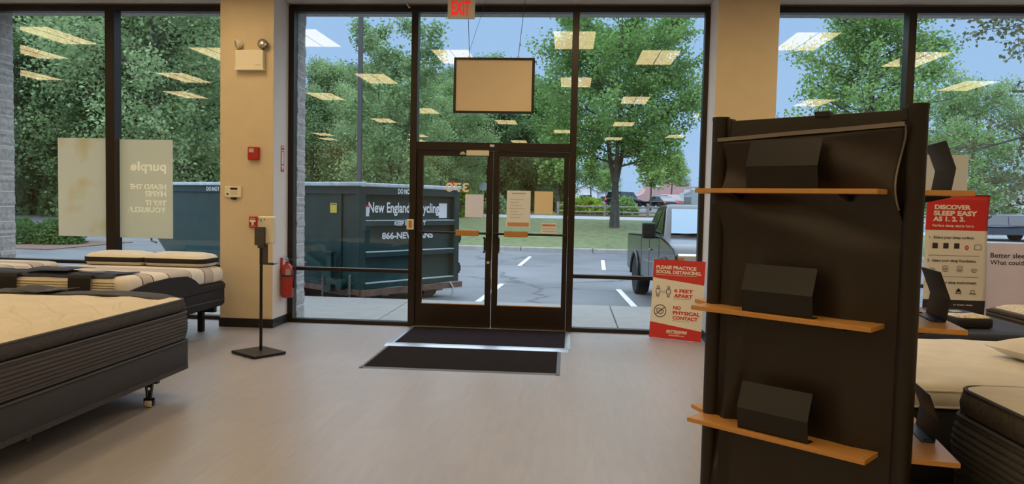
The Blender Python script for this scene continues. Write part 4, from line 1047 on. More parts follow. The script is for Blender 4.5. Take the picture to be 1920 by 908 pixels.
def soft_sheet(name, mb_rows, m, parent, th=0.006):
    mb = MB().rings(mb_rows, False, False, False)
    o = build(name, mb, m, parent, smooth=60); md = o.modifiers.new('thick', 'SOLIDIFY'); md.thickness = th; md.offset = 1
    bv = o.modifiers.new('round', 'BEVEL'); bv.width = th * 0.4; bv.segments = 2; bv.limit_method = 'ANGLE'
    return o
def bed1_pad():
    t = thing('foot_pad', 'charcoal foot pad folded across the far end of the quilted cream mattress', 'foot pad', (-3.66, 5.42, 0.77))
    rows = []
    for j in range(9):
        y = -0.13 + 0.31 * j / 8; r = []
        for i in range(25):
            x = -0.72 + 1.385 * i / 24
            z = -0.004 if y < 0.09 else -0.004 - (y - 0.09) ** 2 * 5.5
            z -= 0.022 * max(0, (x - 0.50) / 0.165) ** 2
            r.append((x, y + 0.02 * math.sin(x * 5), z + 0.004 * math.sin(x * 9 + j)))
        rows.append(r)
    soft_sheet('pad', rows, M['pad_grey'], t, 0.012)
    rows = []
    for j in range(7):
        v = j / 6
        rows.append([(-0.46 + 0.30 * i / 8 + 0.06 * v, -0.155 + 0.27 * v, 0.018 + 0.030 * math.sin(math.pi * v) * (1 - i / 8) + 0.006 * math.sin(i)) for i in range(9)])
    soft_sheet('label_flap', rows, M['pad_grey'], t, 0.004)
    pr = MB()
    for k in range(3): pr.box(-0.30, -0.21, -0.06 + k * 0.05, -0.05 + k * 0.05, 0.0270, 0.0275)
    build('print', pr, M['printed_grey'], t)
bed1_pad()

def stripe_mat():
    m = mat('striped_foam_cover', (0.8, 0.74, 0.66), 0.9, bump=0.15, bscale=300)
    nt = m.node_tree; b = nt.nodes['Principled BSDF']
    tc = nt.nodes.new('ShaderNodeTexCoord'); sep = nt.nodes.new('ShaderNodeSeparateXYZ'); mr = nt.nodes.new('ShaderNodeMapRange')
    mr.inputs[1].default_value = -1.0; mr.inputs[2].default_value = 1.0
    nt.links.new(tc.outputs['Object'], sep.inputs[0]); nt.links.new(sep.outputs['Y'], mr.inputs[0])
    cr = nt.nodes.new('ShaderNodeValToRGB'); cr.color_ramp.interpolation = 'CONSTANT'
    L, G, D = (0.80, 0.74, 0.66, 1), (0.56, 0.49, 0.44, 1), (0.05, 0.03, 0.03, 1)
    y = lambda Y: (Y - 6.20) / 2.0
    st = [(0, L)]
    for a, b_ in ((6.51, 6.702), (6.972, 7.41), (7.674, 7.871)):
        st += [(y(a), D), (y(a) + 0.006, G), (y(b_) - 0.006, D), (y(b_), L)]
    e = cr.color_ramp.elements
    e[0].position = 0; e[0].color = L; e[1].position = st[1][0]; e[1].color = st[1][1]
    for p, c_ in st[2:]:
        q = e.new(p); q.color = c_
    nt.links.new(mr.outputs[0], cr.inputs[0]); nt.links.new(cr.outputs[0], b.inputs['Base Color'])
    return m
M['striped'] = stripe_mat()
M['rib_cream'] = ribbed('cream_ribbed_foot', (0.80, 0.70, 0.50), 0.9, 14, 'Z', 0.9, dist=0.015)
TILT = lambda y: 0.022 - 0.036 * y if y < 0.6 else 0.022 - 0.036 * 0.6
def striped_bed(label, loc):
    t = thing('mattress', label, 'mattress', loc)
    sf = lambda x, y, z: TILT(y)
    prof = [(0.03, 0.575), (0.008, 0.59), (0.0, 0.61), (0.0, 0.68), (0.010, 0.712), (0.03, 0.735), (0.07, 0.747)]
    build('cover', slab(1.52, 1.96, prof, 0.10, quilt(1.5, 1.9, 0.006, 0.0, 1, 1), inner=14, side_fn=sf), M['striped'], t, smooth=60)
    fb = MB(); rs = []
    for z in (0.595, 0.62, 0.65, 0.68, 0.705): rs.append([(-0.66 + 1.34 * i / 12, -0.985 - (0.004 if z < 0.7 else -0.004), z + 0.022 + 0.036 * 0.98) for i in range(13)])
    fb.rings(rs, False, False, False)
    part(build('foot_panel', fb, M['rib_cream'], t, smooth=True), 'yellowish ribbed panel at the foot')
    return t
b2 = striped_bed('cream foam mattress with grey and brown stripes beside the left pier', (-4.61, 7.22, 0))
b3 = dup(b2, (-6.53, 7.22, 0), label='striped cream mattress without pillows, farther from the tan pier')
def adj_base(label, loc):
    t = thing('adjustable_bed', label, 'bed base', loc)
    sf = lambda x, y, z: TILT(y) * (1 if z > 0.4 else 0)
    build('body', slab(1.53, 1.94, [(0.02, 0.305), (0.0, 0.33), (0.0, 0.55), (0.01, 0.572)], 0.05, inner=2, side_fn=sf), M['black_fabric'], t, smooth=60)
    o = rrect(0.765, 0.97, 0.05); o.append(o[0])
    build('piping', MB().tube([(p[0] * 1.001, p[1] * 1.001, 0.395 - 0.02 * p[1]) for p in o], 0.005, 6), M['welt'], t, smooth=True)
    for s in (-1, 1):
        pts = [(-0.95, 0.50), (-0.95, 0.67), (-0.60, 0.715), (-0.24, 0.727), (0.10, 0.708), (0.24, 0.66), (0.40, 0.565), (0.93, 0.555), (0.93, 0.50)]
        mb = MB().prism(pts, 'x', s * 0.757 - 0.012 + 0.012 * s, s * 0.757 + 0.010 + 0.012 * s)
        build('side_bolster', mb, M['black_fabric'], t, bevel=0.008)
    fr = MB().box(-0.66, 0.72, 0.78, 0.84, 0.24, 0.31); fr.box(-0.66, 0.72, -0.84, -0.78, 0.24, 0.31); fr.box(-0.5, -0.44, -0.8, 0.8, 0.25, 0.31); fr.box(0.44, 0.5, -0.8, 0.8, 0.25, 0.31)
    build('subframe', fr, M['black_metal'], t)
    for x in (-0.5, 0.50):
        for y in (-0.81, 0.92 if x > 0 else 0.81):
            build('leg', MB().box(x - 0.03, x + 0.03, y - 0.03, y + 0.03, 0.0, 0.31), M['black_metal'], t, bevel=0.004)
    return t
a2 = adj_base('black adjustable bed base under the striped mattress beside left pier', (-4.61, 7.22, 0))
a3 = dup(a2, (-6.53, 7.22, 0), label='black adjustable bed base under the striped mattress without pillows')
def foam_pillow(label, loc, rz, sx=0.66, sy=0.42):
    t = thing('pillow', label, 'pillow', loc, rz, 'foam pillows on the striped bed')
    prof = [(0.07, 0.0), (0.02, 0.012), (0.008, 0.035), (0.0, 0.046), (0.0, 0.088), (0.008, 0.098), (0.02, 0.118), (0.05, 0.134), (0.09, 0.141)]
    build('body', slab(sx, sy, prof, 0.09, quilt(sx, sy, 0.010, 0.0, 1, 1), inner=8), M['cream_soft'], t, smooth=60)
    part(build('side_band', slab(sx + 0.006, sy + 0.006, [(0.004, 0.042), (0.0, 0.048), (0.0, 0.088), (0.004, 0.094)], 0.092, inner=1), M['black_fabric'], t, smooth=60), 'black gusset band')
    return t
foam_pillow('cream foam pillow with black band, farther from the left pier', (-4.905, 7.93, 0.752), math.radians(2))
foam_pillow('cream foam pillow with black band, right beside the left pier', (-4.235, 7.95, 0.752), math.radians(-1), 0.70)
def bed2_pad():
    t = thing('foot_pad', 'midnight blue foot pad with drop straps across the foot of the striped bed', 'foot pad', (-4.61, 6.22, 0.815))
    rows = []
    for j in range(8):
        y = 0.0 + 0.42 * j / 7
        rows.append([(-0.74 + (1.40 - 0.0 * j) * i / 20, y + 0.03 * (i / 20) * 0 + 0.03, 0.010 - 0.036 * y + 0.003 * math.sin(i * 1.3 + j) - (0.03 * ((0.05 - y) / 0.05) if y < 0.05 else 0)) for i in range(21)])
    soft_sheet('pad', rows, M['pad_navy'], t, 0.008)
    for a, b in ((-0.44, -0.19), (0.28, 0.485)):
        rows = []
        for y, z in ((0.06, 0.004), (0.01, -0.006), (-0.008, -0.03), (-0.012, -0.08), (-0.012, -0.16)): rows.append([(a + (b - a) * i / 4, y - 0.006, z) for i in range(5)])
        soft_sheet('drop_strap', rows, M['black_fabric'], t, 0.006)
    rows = []
    for j in range(5):
        v = j / 4; rows.append([(-0.18 + 0.40 * i / 6 + 0.03 * v, 0.06 + 0.40 * v * (1 - 0.1 * i / 6), 0.024 + 0.012 * math.sin(math.pi * v)) for i in range(7)])
    soft_sheet('label_flap', rows, M['pad_navy'], t, 0.004)
    pr = MB()
    for x0, x1, y in ((-0.12, -0.06, 0.28), (-0.06, 0.08, 0.22), (-0.02, 0.08, 0.27)): pr.box(x0, x1, y, y + 0.035, 0.0405, 0.0415)
    pr.box(-0.58, -0.38, 0.34, 0.40, 0.016, 0.017); pr.box(0.30, 0.52, 0.10, 0.16, 0.021, 0.022)
    build('print', pr, M['printed_grey'], t)
bed2_pad()

# ------------------------------------------------------------------ beds on the right
def plain_bed(label, loc, sx, sy, z0, z1, m, mtop=None, rc=0.09, dome=0.02, dim=0.005, tuft=None):
    t = thing('mattress', label, 'mattress', loc)
    prof = [(0.03, z0), (0.004, z0 + 0.02), (0.0, z0 + 0.05), (0.0, z1 - 0.05), (0.015, z1 - 0.015), (0.05, z1)]
    build('cover', slab(sx, sy, prof, rc, quilt(sx, sy, dome, dim, 14, 11), inner=22, mi_top=1), [m, mtop or m], t, smooth=60)
    for zz in (z0 + 0.01, z1 - 0.03):
        o = rrect(sx / 2 - 0.003, sy / 2 - 0.003, rc); o.append(o[0])
        build('welt', MB().tube([(p[0], p[1], zz) for p in o], 0.007, 6), tuft or M['cream_soft'], t, smooth=True)
    return t
def base_box(label, loc, sx, sy, z0, z1, m):
    t = thing('bed_foundation', label, 'bed base', loc)
    build('body', slab(sx, sy, [(0.012, z0), (0.0, z0 + 0.02), (0.0, z1 - 0.015), (0.012, z1)], 0.05, inner=1), m, t, smooth=60)
    for x in (-1, 1):
        for y in (-1, 1): build('leg', MB().lathe([(0.0, 0), (0.028, 0), (0.035, z0 + 0.002), (0.0, z0 + 0.002)], 12, Matrix.Translation((x * (sx / 2 - 0.12), y * (sy / 2 - 0.12), 0))), M['black'], t, smooth=True)
    return t
plain_bed('smooth cream mattress with a plump pillow, just behind the tower', (2.66, 4.79, 0), 2.03, 1.52, 0.50, 0.625, M['cream_soft'])
base_box('black base under the smooth cream mattress just behind the tower', (2.66, 4.79, 0), 2.0, 1.49, 0.10, 0.495, M['black_fabric'])
def soft_pillow(label, loc, rz):
    W, L, H = 0.52, 0.74, 0.085; N = 18
    mb = MB()
    for s in (1, -1):
        rows = []
        for j in range(N + 1):
            v = -1 + 2 * j / N; r = []
            for i in range(N + 1):
                u = -1 + 2 * i / N
                k = (max(0, 1 - abs(u) ** 3) * max(0, 1 - abs(v) ** 3)) ** 0.55
                pin = 1 - 0.10 * (1 - abs(v) ** 2) * 0 - 0.07 * (1 - (abs(u) * abs(v)))
                r.append((u * W / 2 * (1 - 0.06 * (1 - v * v)), v * L / 2 * (1 - 0.05 * (1 - u * u)), H + s * H * k * 0.95))
            rows.append(r)
        mb.rings(rows, False, False, False)
    t = build('pillow', mb, M['cream_soft'], smooth=True); t.location = loc; t.rotation_euler = (0, 0, rz)
    return tag(t, label, 'pillow')
soft_pillow('plump cream pillow lying on the smooth cream mattress', (2.99, 4.66, 0.625), math.radians(100))

pillow_top('mattress', 'dark brown pillow-top mattress with cream top, beside the lowest tower shelf', (2.82, 2.89, 0), 2.03, 1.52, 0.34, 0.715, mat('brown_ribbed_border', (0.070, 0.066, 0.062), 0.9, var=0.2, vscale=90, bump=0.2, bscale=200), mat('brown_border', (0.075, 0.066, 0.056), 0.9, var=0.25, vscale=60, bump=0.2, bscale=200), M['cream_soft'], rc=0.10, bulge=0.02)
box_spring('dark brown box spring under the brown pillow-top mattress by the tower', (2.82, 2.89, 0), 2.0, 1.5, 0.12, 0.335, mat('brown_box_fabric', (0.050, 0.042, 0.034), 0.9, var=0.15, vscale=120))
bed_frame('metal bed frame under the dark brown box spring by the tower', (2.82, 2.89, 0), 2.0, 1.5, 0.12)

M['brown_tuft'] = ribbed('brown_channel_side', (0.115, 0.082, 0.055), 0.85, 6.5, 'Z', 0.9, dist=0.03)
M['gold_top'] = mat('gold_white_knit', (0.66, 0.58, 0.44), 0.85, var=0.35, vscale=45, bump=0.5, bscale=40)
plain_bed('brown channel-stitched mattress with pale gold top, in front of lavender board', (4.67, 6.16, 0), 2.03, 1.54, 0.42, 0.705, M['brown_tuft'], M['gold_top'], dome=0.085, dim=0.010, tuft=M['black_fabric'])
base_box('dark base under the brown channel-stitched mattress', (4.67, 6.16, 0), 2.0, 1.5, 0.10, 0.415, M['black_fabric'])

plain_bed('mattress under a black cover, between smooth cream bed and red banner', (2.56, 6.36, 0), 2.0, 1.44, 0.45, 0.635, M['cream_soft'], dome=0.004, dim=0.0)
base_box('black base under the black-covered mattress', (2.56, 6.36, 0), 1.96, 1.40, 0.10, 0.445, M['black_fabric'])
t = thing('bed_cover', 'black cover spread over the mattress before the red banner', 'bed cover', (2.56, 6.36, 0.642))
build('cloth', slab(2.03, 1.47, [(0.0, -0.10), (0.0, -0.02), (0.012, 0.004), (0.035, 0.010)], 0.10, lambda x, y: 0.006 + 0.004 * math.sin(8 * x + 5 * y), inner=12), M['pad_navy'], t, smooth=60)
rows = []
for j in range(9):
    a = math.pi * j / 8; rows.append([(-0.35 + 0.82 * i / 10, 0.30 - 0.14 * math.cos(a), 0.016 + 0.075 * math.sin(a) * (1 - 0.5 * i / 10)) for i in range(11)])
soft_sheet('folded_edge', rows, M['pad_navy'], t, 0.008)
def price_card(x, y, label):
    t = thing('price_card', label, 'card', (x, y, 0.664), math.radians(10), 'white cards on the black cover')
    build('card', MB().box(-0.045, 0.045, -0.03, 0.03, 0, 0.002), M['printed_cream'], t)
price_card(2.98, 6.86, 'small white card on black cover, left of the holder on the middle shelf'); price_card(3.10, 6.84, 'small white card on black cover, just beside the holder on middle shelf'); price_card(3.36, 6.80, 'small white card on black cover, right of the holder on middle shelf')
t = thing('mattress_sample', 'small square mattress sample with tufted gold top on the black cover', 'mattress sample', (3.03, 5.93, 0.664), math.radians(4))
build('body', slab(0.27, 0.22, [(0.012, 0.0), (0.0, 0.01), (0.0, 0.06), (0.01, 0.072)], 0.03, inner=1), M['black_fabric'], t, smooth=60)
part(build('tufted_top', slab(0.25, 0.20, [(0.006, 0.068), (0.0, 0.075), (0.012, 0.086)], 0.03, lambda x, y: 0.006 * math.sin(x * 95) * math.sin(y * 95), inner=14), M['gold_top'], t, smooth=60), 'tufted gold and white top')
plain_bed('plain cream mattress beyond the black bed cover, below the window', (2.64, 7.80, 0), 1.46, 1.20, 0.42, 0.625, M['cream_soft'])
base_box('black base under the plain cream mattress below the window', (2.64, 7.80, 0), 1.42, 1.16, 0.10, 0.415, M['black_fabric'])

# ------------------------------------------------------------------ roll-off dumpster outside the left sidelight
M['dump_green'] = mat('dumpster_green', (0.010, 0.042, 0.040), 0.5, var=0.25, vscale=2.5, spec=0.3)
M['dump_edge'] = mat('pale_grey_edge', (0.42, 0.50, 0.54), 0.5, var=0.2, vscale=6)  # pale colour of the top rim and the rails' upper edges
M['rust'] = mat('rusty_brown_steel', (0.13, 0.078, 0.060), 0.8, var=0.35, vscale=6)
M['sticker_white'] = mat('white_sticker', (0.72, 0.72, 0.74), 0.5)
M['sticker_yellow'] = mat('yellow_sticker', (0.62, 0.52, 0.06), 0.5)
M['letter_white'] = mat('white_sign_paint', (0.82, 0.84, 0.86), 0.5)
M['chain'] = mat('galvanised_chain', (0.35, 0.35, 0.36), 0.45, metal=0.8)
def dumpster():
    t = thing('dumpster', 'long dark green roll-off dumpster with white company lettering, parked outside by the doors', 'dumpster', (-3.33, 11.76, 0), math.radians(54.2))
    W, L, Z0, Z1 = 2.27, 7.25, 0.07, 1.742
    b = MB(); b.prism([(0.09, Z1), (0.09, Z0), (L - 0.9, Z0), (L, Z0 + 0.62), (L, Z1), (L - 0.1, Z1), (L - 0.1, Z0 + 0.75), (L - 1.0, Z0 + 0.12), (0.2, Z0 + 0.12), (0.2, Z1)], 'x', 0.08, W - 0.08)
    b.prism([(0.09, Z0), (L - 0.9, Z0), (L, Z0 + 0.62), (L, Z1), (0.09, Z1)], 'x', 0.045, 0.09)
    b.prism([(0.09, Z0), (L - 0.9, Z0), (L, Z0 + 0.62), (L, Z1), (0.09, Z1)], 'x', W - 0.09, W - 0.045)
    build('hull', b, M['dump_green'], t)
    f = MB()
    for x0, x1 in ((0, 0.13), (W - 0.13, W)): f.box(x0, x1, 0, 0.12, Z0, Z1 - 0.005)
    build('end_frame', f, M['dump_green'], t, bevel=0.008)
    for z0, z1 in ((1.60, 1.737), (1.092, 1.186), (0.585, 0.675), (0.072, 0.17)):
        r = build('door_rail', MB().box(0.13, W - 0.13, 0.0, 0.10, z0, z1), M['dump_green'], t, bevel=0.006)
        build('pale_edge', MB().box(0.13, W - 0.13, -0.004, 0.098, z1 - 0.012, z1 + 0.003), M['dump_edge'], r)
    tr = MB().box(-0.03, 0.10, -0.02, L + 0.02, Z1 - 0.01, Z1 + 0.055); tr.box(W - 0.10, W + 0.03, -0.02, L + 0.02, Z1 - 0.01, Z1 + 0.055); tr.box(0.10, W - 0.10, -0.02, 0.11, Z1 - 0.01, Z1 + 0.045)
    part(build('top_rim', tr, M['dump_edge'], t, bevel=0.012), 'pale top rim')
    sr = MB().box(0.015, 0.05, 0.12, L - 0.02, Z1 - 0.14, Z1 - 0.01); sr.box(0.0, 0.05, 0.12, L - 1.0, Z0, Z0 + 0.10); sr.box(0.02, 0.05, 0.5, 0.56, Z0 + 0.1, Z1 - 0.14); sr.box(0.02, 0.05, L - 0.12, L - 0.02, 0.7, Z1 - 0.1)
    build('side_frame', sr, M['dump_green'], t, bevel=0.006)
    hg = MB()
    for z in (1.42, 0.86, 0.30):
        hg.box(W - 0.01, W + 0.075, 0.02, 0.09, z - 0.05, z + 0.06); hg.cyl((W + 0.06, 0.055, z - 0.09), (W + 0.06, 0.055, z + 0.10), 0.02, 8)
    build('hinge', hg, M['black_metal'], t)
    sk = MB().box(0.45, 0.58, -0.05, L - 1.3, -0.06, Z0); sk.box(W - 0.58, W - 0.45, -0.05, L - 1.3, -0.06, Z0); sk.box(0.02, W + 0.04, -0.06, 0.02, -0.035, Z0 - 0.005); sk.box(0.0, 0.06, 0.0, L - 1.3, -0.02, Z0)
    sk.prism([(1.18, -0.04), (1.52, -0.04), (1.35, -0.21)], 'y', 0.15, 0.21)
    part(build('skid_rail', sk, M['rust'], t), 'rusty brown underframe')
    for x in (0.42, W - 0.47):
        for y in (0.35, L - 2.2):
            g = zt(11.76 + 0.811 * x + 0.585 * y)
            T = Matrix.Translation((x, y, g + 0.115)) @ Matrix.Rotation(math.pi / 2, 4, 'Y')
            part(build('wheel', MB().lathe([(0.0, -0.17), (0.09, -0.17), (0.115, -0.15), (0.115, 0.15), (0.09, 0.17), (0.0, 0.17)], 20, T), M['rust'], t, smooth=True), 'rusty steel roller')
    st = MB().tube([(W - 0.28, -0.07, Z0), (W - 0.22, -0.08, -0.02), (W - 0.20, -0.06, -0.12), (W - 0.22, -0.03, -0.20)], 0.014, 6)
    part(build('strap', st, M['sticker_white'], t, smooth=True), 'white strap hanging over the wheel')
    def px_u(px):
        k = math.tan(math.atan((px - 960) / 1413.24) - CAM_YAW)
        return (k * 11.76 + 3.33) / (0.585 - k * 0.811)
    X = (1, 0, 0); Z = (0, 0, 1)
    for txt, p0, p1, yy, zz, hh, bd in (('New England Recycling', 695.7, 828, 0.079, 1.255, 0.225, 0.022), ('DO NOT', 744.5, 770.5, -0.003, 1.625, 0.085, 0.025), ('KEEP BACK FEET', 739.0, 797.5, -0.003, 1.098, 0.072, 0.025), ('866-NEWCANS', 722, 817.5, 0.083, 0.868, 0.115, 0.035)):
        u0, u1 = px_u(p0), px_u(p1); mb = MB(); add_text(mb, txt, (u0, yy, zz), X, Z, u1 - u0, hh, bold=bd)
        part(build('lettering', mb, M['letter_white'], t), 'white stencilled lettering')
    mb = MB(); add_text(mb, 'DO NOT', (0.011, 4.86, 1.625), (0, -1, 0), Z, 0.50, 0.085, bold=0.025)
    part(build('lettering', mb, M['letter_white'], t), 'white stencilled lettering on the long side')
    mb = MB().poly([(px_u(687), 0.080, 1.25), (px_u(697), 0.080, 1.25), (px_u(697), 0.080, 1.42), (px_u(687), 0.080, 1.42)], 0); mb.poly([(px_u(687), 0.078, 1.40), (px_u(697), 0.078, 1.40), (px_u(697), 0.078, 1.43), (px_u(687), 0.080, 1.43)], 1)
    part(build('sticker', mb, [M['sticker_white'], M['printed_red']], t), 'white sticker with red header')
    mb = MB().poly([(px_u(827.5), 0.078, 1.22), (px_u(842.5), 0.078, 1.22), (px_u(842.5), 0.078, 1.48), (px_u(827.5), 0.078, 1.48)]); 
    part(build('notice_sheet', mb, M['sticker_white'], t), 'white notice sheet')
    mb = MB().poly([(0.036, 0.64, 1.29), (0.036, 0.82, 1.29), (0.036, 0.82, 1.45), (0.036, 0.64, 1.45)]); mb.poly([(0.034, 0.66, 1.425), (0.034, 0.80, 1.425), (0.034, 0.80, 1.435), (0.034, 0.66, 1.435)], 1)
    part(build('sticker', mb, [M['sticker_yellow'], M['printed_dark']], t), 'yellow warning sticker on the long side')
    mb = MB().poly([(0.038, 4.20, 0.75), (0.038, 4.28, 0.75), (0.038, 4.28, 1.45), (0.038, 4.20, 1.45)]); part(build('sticker', mb, M['sticker_white'], t), 'tall white strip on the long side')
    for y in (0.20, 0.92):
        mb = MB(); z = 0.28; k = 0
        while z > -0.13:
            a = 0.0 if k % 2 else math.pi / 2; c = Vector((-0.03, y, z)); d = Vector((math.cos(a), math.sin(a), 0)) * 0.016
            ring = [c + d * math.cos(q) + Vector((0, 0, 0.026)) * math.sin(q) for q in [2 * math.pi * i / 8 for i in range(9)]]
            mb.tube(ring, 0.0055, 5, cap=False); z -= 0.038; k += 1
        build('safety_chain', mb, M['chain'], t, smooth=True)
    mb = MB().tube([(-0.05, 0.20, -0.03), (-0.05, 0.92, -0.02)], 0.012, 6); mb.prism([(0.45, 0.12), (0.60, 0.12), (0.95, 0.34), (1.45, 0.52), (1.43, 0.60), (0.92, 0.42)], 'x', -0.10, -0.03)
    mb.box(-0.09, -0.02, 0.62, 0.74, 0.0, 0.66); mb.box(-0.12, -0.02, 0.56, 0.80, 0.63, 0.66); mb.cyl((-0.10, 0.40, 0.13), (0.02, 0.40, 0.13), 0.09, 12)
    build('latch_arm', mb, M['dump_green'], t, bevel=0.005)
    mb = MB().prism([(1.35, 0.42), (1.47, 0.46), (1.62, 0.76), (1.52, 0.80)], 'x', -0.09, -0.04); part(build('reflector', mb, M['sticker_white'], t, bevel=0.006), 'pale tilted reflector plate')
    mb = MB().tube([(0.03, 7.18, 0.60), (0.03, 7.33, 0.60), (0.03, 7.33, 0.50), (0.03, 7.1, 0.47)], 0.02, 6); build('hook_loop', mb, M['black_metal'], t)
dumpster()

# ------------------------------------------------------------------ vehicles
def arch_profile(y0, y1, zb, pts_top, wheels, r):
    """side outline (y along the car, z up) with wheel arches cut in the lower edge"""
    out = [(y0, zb)]
    for wy in wheels:
        for k in range(0, 11):
            a = math.pi - math.pi * k / 10
            out.append((wy + r * math.cos(a), max(zb, 0.34 + r * math.sin(a))) if 0.34 + r * math.sin(a) > zb else (wy + r * math.cos(a), zb))
    out.append((y1, zb)); return out + pts_top
def wheel(parent, x, y, r, w, side, m_t, m_r):
    T = Matrix.Translation((x, y, r)) @ Matrix.Rotation(math.pi / 2, 4, 'Y')
    wv = build('wheel', MB().lathe([(r * 0.62, -w / 2), (r * 0.93, -w / 2), (r, -w / 2 + 0.03), (r, w / 2 - 0.03), (r * 0.93, w / 2), (r * 0.62, w / 2)], 26, T), m_t, parent, smooth=35)
    o = side * w / 2
    mb = MB().lathe([(0.0, o * 0.86), (r * 0.25, o * 0.95), (r * 0.30, o * 0.72), (r * 0.55, o * 0.80), (r * 0.64, o * 1.0), (r * 0.64, o * 0.6), (0.0, o * 0.5)], 22, T)
    part(build('rim', mb, m_r, wv, smooth=35), 'metal rim'); return wv
M['tyre'] = mat('tyre_rubber', (0.014, 0.014, 0.015), 0.8, bump=0.4, bscale=60)
M['car_glass'] = mat('car_glass', (0.015, 0.018, 0.02), 0.04, coat=0.6, spec=1.0)
M['truck_paint'] = mat('dark_truck_paint', (0.008, 0.009, 0.011), 0.25, coat=0.35)
M['lamp_lens'] = mat('clear_lamp_lens', (0.55, 0.50, 0.46), 0.12, metal=0.2, coat=1.0)
def truck():
    t = thing('pickup_truck', 'black pickup truck parked nose-in beyond the right sidelight', 'pickup truck', (1.60, 11.42, -0.145), math.radians(4.05))
    t.rotation_euler = (math.radians(-1.6), 0, math.radians(4.05))
    Wd, L = 1.76, 4.92; zb = 0.36; wr = 0.385; wy = (0.86, 3.78)
    def side(zs): return zs
    prof = [(0.06, 0.42)]
    for w_ in wy:
        for k in range(13):
            a = math.pi - math.pi * k / 12; z = wr + 0.06 + 0.43 * math.sin(a) - 0.05
            prof.append((w_ + 0.45 * math.cos(a), max(zb, z)))
    prof += [(4.90, 0.48), (4.92, 1.16), (4.86, 1.21), (3.10, 1.21), (1.62, 1.19), (1.25, 1.20), (0.55, 1.10), (0.16, 1.03), (0.03, 0.93), (0.0, 0.62)]
    body = MB().prism(prof, 'x', 0.0, Wd)
    bo = build('body', body, M['truck_paint'], t, smooth=30, bevel=0.045, seg=3)
    rs = []
    for z, ins, y0, y1 in ((1.17, 0.06, 1.28, 3.08), (1.22, 0.09, 1.33, 3.06), (1.67, 0.25, 2.02, 2.92), (1.74, 0.29, 2.12, 2.86), (1.765, 0.38, 2.25, 2.75)):
        rs.append([(ins, y0, z), (Wd - ins, y0, z), (Wd - ins, y1, z), (ins, y1, z)])
    build('cab', MB().rings(rs, True, True, True), M['truck_paint'], t, smooth=30, bevel=0.02)
    # glass set just proud of the cab shell
    def lerp(a, b, k): return tuple(a[i] + (b[i] - a[i]) * k for i in range(3))
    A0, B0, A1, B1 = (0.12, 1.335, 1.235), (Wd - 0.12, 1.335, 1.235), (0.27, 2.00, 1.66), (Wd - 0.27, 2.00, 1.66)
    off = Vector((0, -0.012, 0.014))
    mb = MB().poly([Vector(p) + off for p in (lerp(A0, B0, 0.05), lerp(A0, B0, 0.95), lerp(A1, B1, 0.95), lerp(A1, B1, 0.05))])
    part(build('windshield', mb, mat('windshield_sky_tint', (0.16, 0.24, 0.31), 0.06, metal=0.35, coat=0.4), t), 'windshield with mirrored sky put into its blue tint')  # light blue base colour stands in for sky reflected in the windshield
    for s in (0, 1):
        fx = (lambda x: x) if s == 0 else (lambda x: Wd - x)
        def sidept(y, z): 
            ins = 0.09 + (z - 1.22) / 0.45 * 0.16
            return (fx(ins - 0.014), y, z)
        for k, (q) in enumerate((((1.50, 1.24), (2.20, 1.24), (2.20, 1.65), (2.10, 1.65)), ((2.28, 1.24), (2.98, 1.24), (2.86, 1.65), (2.28, 1.65)))):
            part(build('side_window', MB().poly([sidept(*p) for p in q]), M['car_glass'], t), 'dark side window')
        mb = MB().box(fx(-0.27) if s == 0 else fx(-0.05), fx(-0.05) if s == 0 else fx(-0.27), 1.38, 1.50, 1.15, 1.42)
        mr = build('mirror', mb, M['black'], t, bevel=0.03, seg=3)
        build('mirror_arm', MB().tube([(fx(-0.10), 1.46, 1.20), (fx(0.05), 1.50, 1.16)], 0.025, 8).tube([(fx(-0.10), 1.46, 1.30), (fx(0.06), 1.52, 1.24)], 0.02, 8), M['black'], mr, smooth=True)
        hd = MB().box(fx(-0.03) if s == 0 else fx(0.0), fx(0.0) if s == 0 else fx(-0.03), 2.02, 2.18, 0.93, 0.965); part(build('door_handle', hd, M['chrome'], t, bevel=0.008), 'bright door handle')
        sm = MB()
        for y in (1.33, 2.26, 3.12): sm.box(fx(-0.003) if s == 0 else fx(0.0), fx(0.001) if s == 0 else fx(-0.001) + 0.004, y - 0.008, y + 0.008, 0.44, 1.17)
        build('door_seam', sm, M['black'], t)
        hl = MB().prism([(-0.012, 0.76), (-0.012, 0.93), (0.10, 0.965), (0.16, 0.95), (0.14, 0.78)], 'x', fx(0.04) if s == 0 else fx(0.44), fx(0.44) if s == 0 else fx(0.04))
        h_ = build('headlight', hl, M['lamp_lens'], t, bevel=0.012)
        part(build('turn_signal', MB().box(min(fx(0.035), fx(0.13)), max(fx(0.035), fx(0.13)), -0.016, 0.13, 0.79, 0.90), mat('amber_lens', (0.55, 0.17, 0.03), 0.2, coat=1.0), h_, bevel=0.01), 'amber corner lens')
        for y in wy: wheel(t, fx(0.115), y, wr, 0.25, -1 if s == 0 else 1, M['tyre'], M['chrome'])
        fl = MB()
        for y in wy:
            ring = [(fx(-0.015), y + 0.46 * math.cos(a), 0.40 + 0.44 * math.sin(a)) for a in [math.pi * k / 12 for k in range(13)]]
            fl.tube(ring, 0.028, 6)
        build('arch_flare', fl, M['black'], t, smooth=True)
    mb = MB().box(0.02, Wd - 0.02, -0.10, 0.08, 0.46, 0.66); part(build('front_bumper', mb, M['chrome'], t, bevel=0.03, seg=3), 'chrome front bumper')
    mb = MB().box(0.46, Wd - 0.46, -0.016, 0.03, 0.74, 0.97); g = build('grille', mb, M['black'], t, bevel=0.01)
    sl = MB()
    for k in range(4): sl.box(0.48, Wd - 0.48, -0.024, -0.01, 0.77 + k * 0.048, 0.785 + k * 0.048)
    build('grille_slat', sl, M['chrome'], g)
